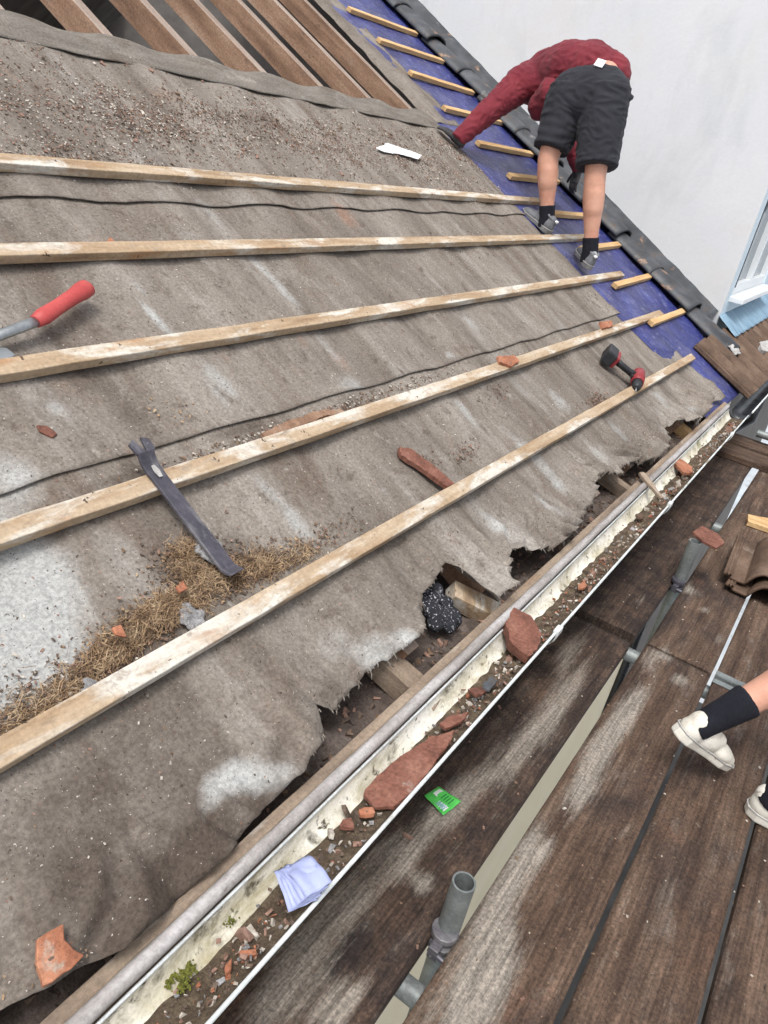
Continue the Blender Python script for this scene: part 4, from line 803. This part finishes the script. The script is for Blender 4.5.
# ------------------------------------------------------------------ cordless drill
A=Vector((*uv(612,353,.05),0)); B=Vector((*uv(640,377,.05),0)); dr=empty('cordless_drill',RP(A.x,A.y,0)); ex=(B-A); Ld=ex.length; ang=math.atan2(ex.y,ex.x)
dr.rotation_euler=(RM@Euler((0,0,ang)).to_matrix()).to_euler(); tag(dr,'red and black cordless drill lying on the felt above the lowest batten','drill')
z=.036
m=MB(); m.box((.0,.0,z),(.055,.115,.066)); m.build('battery',M['black_plastic'],dr,bevel=.008)
m=MB(); m.box((.034,.0,z),(.022,.095,.060)); m.build('battery_shoe',M['red_plastic'],dr,bevel=.007)
m=MB(); m.tube([(.035,.0,z),(.07,-.003,z),(.12,.003,z),(Ld-.02,.008,z)],[.022,.018,.018,.022],14,flat=.85); m.build('handle',M['black_plastic'],dr)
m=MB(); m.tube([(Ld,.085,z),(Ld,.075,z),(Ld,.0,z),(Ld,-.055,z)],[.020,.030,.033,.029],18); m.build('motor_body',M['red_plastic'],dr)
m=MB(); m.tube([(Ld,-.055,z),(Ld,-.068,z),(Ld,-.105,z),(Ld,-.113,z)],[.026,.022,.020,.010],18); m.build('chuck',M['black_plastic'],dr)
m=MB(); m.tube([(Ld,-.11,z),(Ld,-.15,z)],.0035,8); m.build('bit',M['steel'],dr)
m=MB(); m.box((Ld-.035,-.026,z),(.018,.012,.018)); m.build('trigger',M['black_plastic'],dr,bevel=.003)
# ------------------------------------------------------------------ people
def hand(wrist,d,side,up,mat,name,parent,curl=.5,s=1.0):
    "palm and five bent fingers; d: direction of the fingers, side: towards the thumb, up: back of the hand"
    d=Vector(d).normalized(); side=Vector(side); side=(side-d*side.dot(d)).normalized(); up=side.cross(d)*(-1 if side.cross(d).dot(Vector(up))<0 else 1)
    m=MB(); w=Vector(wrist)
    for k in range(4):
        o_=side*(.030-.02*k)*s; m.cap(w+d*.01*s+o_*.6,w+d*.085*s+o_,.014*s,.0125*s,10)
        L=(.072,.082,.076,.060)[k]*s; p=w+d*.088*s+o_; dirv=d.copy(); r=.0095*s
        for j,f in enumerate((.45,.32,.23)):
            dirv=(dirv-up*curl*(.45+.25*j)).normalized(); q_=p+dirv*L*f; m.cap(p,q_,r,r*.92,8); p=q_; r*=.92
    p=w+side*.026*s+d*.02*s; dirv=(side*.8+d*.75-up*.2).normalized()
    for f,r in ((.042,.013),(.032,.0112),(.024,.010)):
        q_=p+dirv*f*s; m.cap(p,q_,r*s,r*.92*s,8); p=q_; dirv=(dirv+d*.35-up*.25*curl).normalized()
    m.cap(w-d*.03*s,w+d*.03*s,.027*s,.028*s,12)
    return solid(m,name,mat,parent,voxel=.0032,smooth=1)
def shoe(root,heel,d,up,L,upmat,solemat,ankle):
    "heel: ground point under the heel; d: towards the toe; up: sole normal"
    d=Vector(d).normalized(); up=Vector(up); up=(up-d*up.dot(d)).normalized(); s=up.cross(d); H=Vector(heel)
    P=lambda x,y,z:H+d*x*L+s*y*L+up*z*L
    m=MB()
    rot=Matrix((d,s,up)).transposed()
    m.ball(P(.15,0,.15),(.15*L,.125*L,.15*L),16,10,rot); m.ball(P(.13,0,.26),(.12*L,.105*L,.12*L),16,10,rot)
    m.ball(P(.38,.0,.15),(.24*L,.135*L,.14*L),16,10,rot); m.ball(P(.33,0,.24),(.15*L,.10*L,.11*L),16,10,rot)
    m.ball(P(.68,.01,.115),(.24*L,.165*L,.095*L),16,10,rot); m.ball(P(.83,.015,.095),(.16*L,.14*L,.075*L),16,10,rot)
    m.ball(P(.5,0,.20),(.16*L,.09*L,.09*L),14,8,rot)
    up_=solid(m,'upper',upmat,root,voxel=.006,smooth=3,wr=.001,wscale=40)
    m=MB(); out=[(0,.0),(.03,.08),(.12,.125),(.3,.12),(.45,.12),(.62,.165),(.78,.175),(.92,.12),(1.0,.03),(.98,-.06),(.88,-.13),(.7,-.155),(.5,-.115),(.3,-.105),(.12,-.12),(.03,-.08)]
    n=len(out); vs=[P(x*1.01-.005,y*1.04,0) for x,y in out]+[P(x*1.02-.01,y*1.08,.085+.02*(x<.3)) for x,y in out]
    m.add(vs,[tuple(range(n))[::-1],tuple(range(n,2*n))]+[(i,(i+1)%n,n+(i+1)%n,n+i) for i in range(n)]); m.build('sole',solemat,root,bevel=.005)
    m=MB(); 
    for k in range(4): x=(.36 if upmat is not M['white_shoe'] else .5)+.065*k; z=(.335 if upmat is not M['white_shoe'] else .25)-.045*k; m.tube([P(x,-.07,z-.03),P(x,0,z+.012),P(x,.07,z-.03)],.0035,6)
    m.build('laces',M['white'] if upmat is not M['white_shoe'] else upmat,root)
    m=MB(); m.tube([P(x*1.02-.01,y*1.085,.088+.02*(x<.3)) for x,y in out+[out[0]]],.0022,5,False); m.build('welt',M['mortar'],root)
    if upmat is not M['white_shoe']:
        m=MB()
        m.tube([P(.0,.03,.33),P(-.012,0,.30),P(.0,-.03,.33)],.007,6)
        m.build('side_stripe',M['white'],root)
    if upmat is M['white_shoe']: return
    m=MB(); ring=[]
    for k in range(17): an=2*PI*k/16; ring.append(P(.19+.15*math.cos(an),.10*math.sin(an),.335+.03*math.cos(an)))
    m.tube(ring,.007,6,False); m.build('collar',upmat,root)
def leg_skin(m,knee,ankle,hip=None,s=1.0):
    K=Vector(knee);A=Vector(ankle)
    m.cap(K,K.lerp(A,.3),.058*s,.061*s); m.cap(K.lerp(A,.18)+Vector((.003,-.006,0)),K.lerp(A,.42)+Vector((.003,-.006,0)),.058*s,.056*s); m.cap(K.lerp(A,.3),K.lerp(A,.75),.060*s,.041*s); m.cap(K.lerp(A,.7),A,.042*s,.037*s)
    if hip is not None: H=Vector(hip); m.cap(H,K,.085*s,.058*s)
def head(m,c,fwd,up,s=1.0):
    f=Vector(fwd).normalized(); u=Vector(up); u=(u-f*u.dot(f)).normalized(); r=f.cross(u); c=Vector(c); rot=Matrix((r,f,u)).transposed()
    m.ball(c+u*.02*s,(.075*s,.095*s,.10*s),16,12,rot); m.ball(c-u*.055*s+f*.025*s,(.055*s,.065*s,.06*s),14,10,rot)
    m.ball(c+f*.098*s-u*.02*s,(.014*s,.02*s,.028*s),8,6,rot)
    for q in (-1,1): m.ball(c+r*q*.076*s-u*.01*s,(.012*s,.022*s,.032*s),8,6,rot)
    m.ball(c+f*.085*s-u*.065*s,(.026*s,.012*s,.007*s),8,6,rot); return f,u,r,c,rot
def face_hair(root,hd,s=1.0,matc='hair'):
    f,u,r,c,rot=hd; m=MB(); m.ball(c+u*.035*s-f*.012*s,(.082*s,.098*s,.098*s),16,12,rot); m.ball(c-f*.045*s-u*.02*s,(.07*s,.06*s,.08*s),14,10,rot)
    solid(m,'hair',M[matc],root,voxel=.007,smooth=1,wr=.002,wscale=60)
    m=MB()
    for q in (-1,1):
        m=MB(); m.ball(c+f*.088*s+r*q*.031*s+u*.008*s,(.012*s,.008*s,.007*s),8,6,rot); e_=m.build('eye',M['white'],root)
        m=MB(); m.ball(c+f*.096*s+r*q*.031*s+u*.008*s,.004*s,6,5); m.build('pupil',M['black_plastic'],e_)
# --- the roofer
V=Vector
man=empty('person'); tag(man,'person in dark red jumper and black shorts bending over the roof edge','person')
Lank=aty(547,217,4.44); Lkn=aty(548,158,4.42); Lhip=aty(570,100,4.52)
Rank=aty(590,252,4.44); Rkn=aty(595,178,4.42); Rhip=aty(604,100,4.52)
Lsh=aty(521,84,4.66); Lel=aty(488,112,4.48); Lwr=aty(459,139,4.34)
Rsh=aty(560,82,5.02); Rel=aty(566,128,5.24); Rwr=aty(579,170,5.30)
waist=aty(585,78,4.60); chest=aty(541,84,4.84); neck=aty(527,82,4.98)
m=MB(); leg_skin(m,Lkn,Lank,Lhip); leg_skin(m,Rkn,Rank,Rhip)
m.cap(Lhip,Rhip,.09,.09); m.cap(waist+V((0,.05,-.03)),chest,.07,.10); m.cap(chest,neck,.07,.05); m.cap(Lsh,Lel,.042,.036); m.cap(Lel,Lwr,.036,.026); m.cap(Rsh,Rel,.042,.036); m.cap(Rel,Rwr,.036,.026); m.cap(Lsh,Rsh,.06,.06)
hd=head(m,neck+V((.03,.16,-.03)),(-.35,.1,-.9),(-.3,.85,.1),.85); m.cap(neck,hd[3],.05,.05)
solid(m,'body',M['skin'],man,voxel=.008,smooth=7); face_hair(man,hd,.9)
m=MB()
m.cap(aty(592,74,4.66),aty(568,72,4.74),.150,.160,20); m.cap(aty(574,72,4.70),aty(548,78,4.84),.160,.150,20); m.cap(aty(554,84,4.76),aty(530,82,4.78),.140,.115,20)
m.cap(aty(612,74,4.68),aty(590,66,4.72),.100,.13,18); m.cap(aty(543,106,4.66),aty(556,98,4.64),.085,.12,16); m.cap(Lsh,Rsh,.100,.09,16)
m.tube([Lsh.lerp(Lel,-.2),Lsh,Lsh.lerp(Lel,.6),Lel,Lel.lerp(Lwr,.5),Lwr,Lwr.lerp(Lel,-.06)],[.06,.094,.080,.070,.056,.047,.048],16)
m.tube([Rsh,Rsh.lerp(Rel,.5),Rel,Rel.lerp(Rwr,.5),Rwr],[.080,.068,.060,.050,.044],16)
sh=solid(m,'jumper',M['shirt'],man,voxel=.006,smooth=3,wr=.005,wscale=20)
m=MB()
m.cap(Lhip+V((0,0,-.02)),Rhip+V((-.01,0,-.02)),.134,.132,20); m.cap(aty(573,94,4.54),aty(602,92,4.54),.126,.130,20); m.cap(aty(574,99,4.53),aty(605,97,4.53),.134,.136,20)
m.tube([Lhip+V((0,0,.05)),Lhip.lerp(Lkn,.35),Lhip.lerp(Lkn,.86)],[.122,.120,.100],18); m.tube([Rhip+V((0,0,.05)),Rhip.lerp(Rkn,.35),Rhip.lerp(Rkn,.86)],[.128,.125,.114],18)
m.box(aty(628,97,4.54),(.05,.04,.025))
solid(m,'shorts',M['shorts'],man,voxel=.006,smooth=2,wr=.005,wscale=18)
# bare strip of back and label above the waistband
wb=aty(600,68,4.42); m=MB(); 
m.ball(aty(604,79,4.575),(.085,.065,.088),18,12); m.build('bare_back',M['skin'],man)
m=MB(); m.box(aty(600,63,4.46),(.05,.004,.045),Euler((R(-35),R(8),0)).to_matrix()); m.build('white_label',M['white'],man,bevel=.001)
for n_,A_,K_ in (('L',Lank,Lkn),('R',Rank,Rkn)):
    m=MB(); m.tube([A_+V((0,0,-.06)),A_,A_.lerp(K_,.10),A_.lerp(K_,.20)],[.043,.045,.044,.046],16); solid(m,'sock',M['sock'],man,voxel=.005,smooth=1,wr=.001,wscale=40)
sl=(S*.0+N)
shoe(man,Lank+V((.05,-.03,-.090)),(-.85,.35,.30),(.3,0,1),.262,M['grey_shoe'],M['shoe_sole'],Lank)
shoe(man,Rank+V((.03,-.05,-.090)),(-.55,.80,.20),(.3,0,1),.262,M['grey_shoe'],M['shoe_sole'],Rank)
hand(Lwr.lerp(Lel,-.04),(-.86,.0,.40),(.2,.9,0),(.3,0,1),M['glove'],'glove',man,curl=.28,s=.92)
hand(Rwr,(-.1,-.1,-.9),(-.7,.3,0),(.2,-1,0),M['glove'],'glove',man,curl=.5,s=.9)
# --- second person, mostly outside the right edge
p2=empty('person'); tag(p2,'person in white trainers and black socks stepping at the right edge','person')
toeP=atz(729,768,-1.41); heelP=ray(673,733)*((toeP.dot(V([CR[i][2] for i in range(3)]))-.14)/F); fd=(toeP-heelP)
fd=(toeP-heelP); zz=V((.12,0,1)); zz=(zz-fd*zz.dot(fd)/fd.length_squared).normalized(); ank=heelP+fd.normalized()*.055+zz*.088; print('ANK',ank); kn=V((.335,2.13,-.90)); kd=(kn-ank)
hp=V((.42,1.98,-.50)); heel2=V((.222,1.88,RZ+.002)); ank2=heel2+V((.055,.0,.095)); kn2=V((.44,1.93,-.93)); hp2=V((.50,1.80,-.50))
m=MB(); leg_skin(m,kn,ank,hp,.95); leg_skin(m,kn2,ank2,hp2,.95)
torso0=V((.46,1.89,-.42)); chest2=V((.54,1.87,-.02)); nk=V((.56,1.87,.12))
m.cap(hp,hp2,.11,.11); m.cap(torso0,chest2,.12,.14); m.cap(chest2,nk,.08,.052)
ls=V((.53,2.06,.03)); rs=V((.56,1.68,.03)); le=V((.58,2.14,-.24)); re=V((.62,1.60,-.24)); lw=V((.78,2.10,-.40)); rw=V((.82,1.62,-.40))
for a_,b_,c_ in ((ls,le,lw),(rs,re,rw)): m.cap(a_,b_,.045,.038); m.cap(b_,c_,.037,.026)
hd=head(m,V((.60,1.87,.25)),(1,-.1,-.15),(0,0,1),.95); m.cap(nk,hd[3],.052,.05)
solid(m,'body',M['skin'],p2,voxel=.007,smooth=3); face_hair(p2,hd,.95)
m=MB(); m.cap(torso0,chest2,.155,.165,20); m.cap(ls,rs,.075,.075,16)
for a_,b_ in ((ls,le),(rs,re)): m.tube([a_,a_.lerp(b_,.6)],[.075,.066],16)
solid(m,'t_shirt',M['denim'],p2,voxel=.009,smooth=3,wr=.005,wscale=12)
m=MB(); m.cap(hp,hp2,.14,.14,18); m.tube([hp,hp.lerp(kn,.8)],[.12,.105],18); m.tube([hp2,hp2.lerp(kn2,.8)],[.12,.105],18); solid(m,'shorts',M['shorts'],p2,voxel=.009,smooth=2,wr=.005,wscale=11)
for a_,k_ in ((ank,kn),(ank2,kn2)):
    e=(k_-a_).normalized(); m=MB(); m.tube([a_-e*.045,a_,a_+e*.05,a_+e*.105,a_+e*.112],[.034,.036,.040,.045,.043],24); solid(m,'sock',M['sock'],p2,voxel=.004,smooth=1,wr=.0008,wscale=60)
nup=zz
shoe(p2,heelP,fd,nup,.262,M['white_shoe'],M['white_shoe'],ank)
shoe(p2,heel2,(1,-.05,0),(0,0,1),.27,M['white_shoe'],M['white_shoe'],ank2)
for w_,e_ in ((lw,le),(rw,re)): hand(w_,(w_-e_),(0,0,1),(0,1 if w_ is lw else -1,0),M['skin'],'hand',p2,curl=.35,s=.9)
# ------------------------------------------------------------------ world, sun, camera
w=bpy.data.worlds.new('World'); sc.world=w; w.use_nodes=True; nt=w.node_tree; bg=nt.nodes['Background']; sky=nt.nodes.new('ShaderNodeTexSky'); sky.sky_type='NISHITA'; sky.sun_disc=False
SE,SA=64,165     # sun elevation and compass direction
sky.sun_elevation=R(SE); sky.sun_rotation=R(SA); sky.air_density=1.0; sky.dust_density=6; sky.ozone_density=.6
hs=nt.nodes.new('ShaderNodeHueSaturation'); hs.inputs['Saturation'].default_value=.35; nt.links.new(sky.outputs[0],hs.inputs['Color']); nt.links.new(hs.outputs[0],bg.inputs[0]); bg.inputs[1].default_value=.15
sd=bpy.data.lights.new('Sun','SUN'); sd.energy=1.25; sd.angle=R(13); sd.color=(1,.97,.93); so=bpy.data.objects.new('Sun',sd); C.objects.link(so)
dirn=V((math.sin(R(SA))*math.cos(R(SE)),math.cos(R(SA))*math.cos(R(SE)),math.sin(R(SE)))); so.rotation_euler=dirn.to_track_quat('Z','Y').to_euler()
cam=bpy.data.cameras.new('Camera'); co=bpy.data.objects.new('Camera',cam); C.objects.link(co)
cam.sensor_fit='VERTICAL'; cam.sensor_height=36; cam.lens=36*F/1024; cam.clip_start=.02; cam.clip_end=2000
X=V([CR[i][0] for i in range(3)]); Yd=V([CR[i][1] for i in range(3)]); Zf=V([CR[i][2] for i in range(3)])
co.matrix_world=Matrix((X,-Yd,-Zf)).transposed().to_4x4(); sc.camera=co
sc.view_settings.view_transform='Standard'; sc.view_settings.look='None'; sc.view_settings.gamma=1; sc.view_settings.exposure=.45; sc.view_settings.use_curve_mapping=False
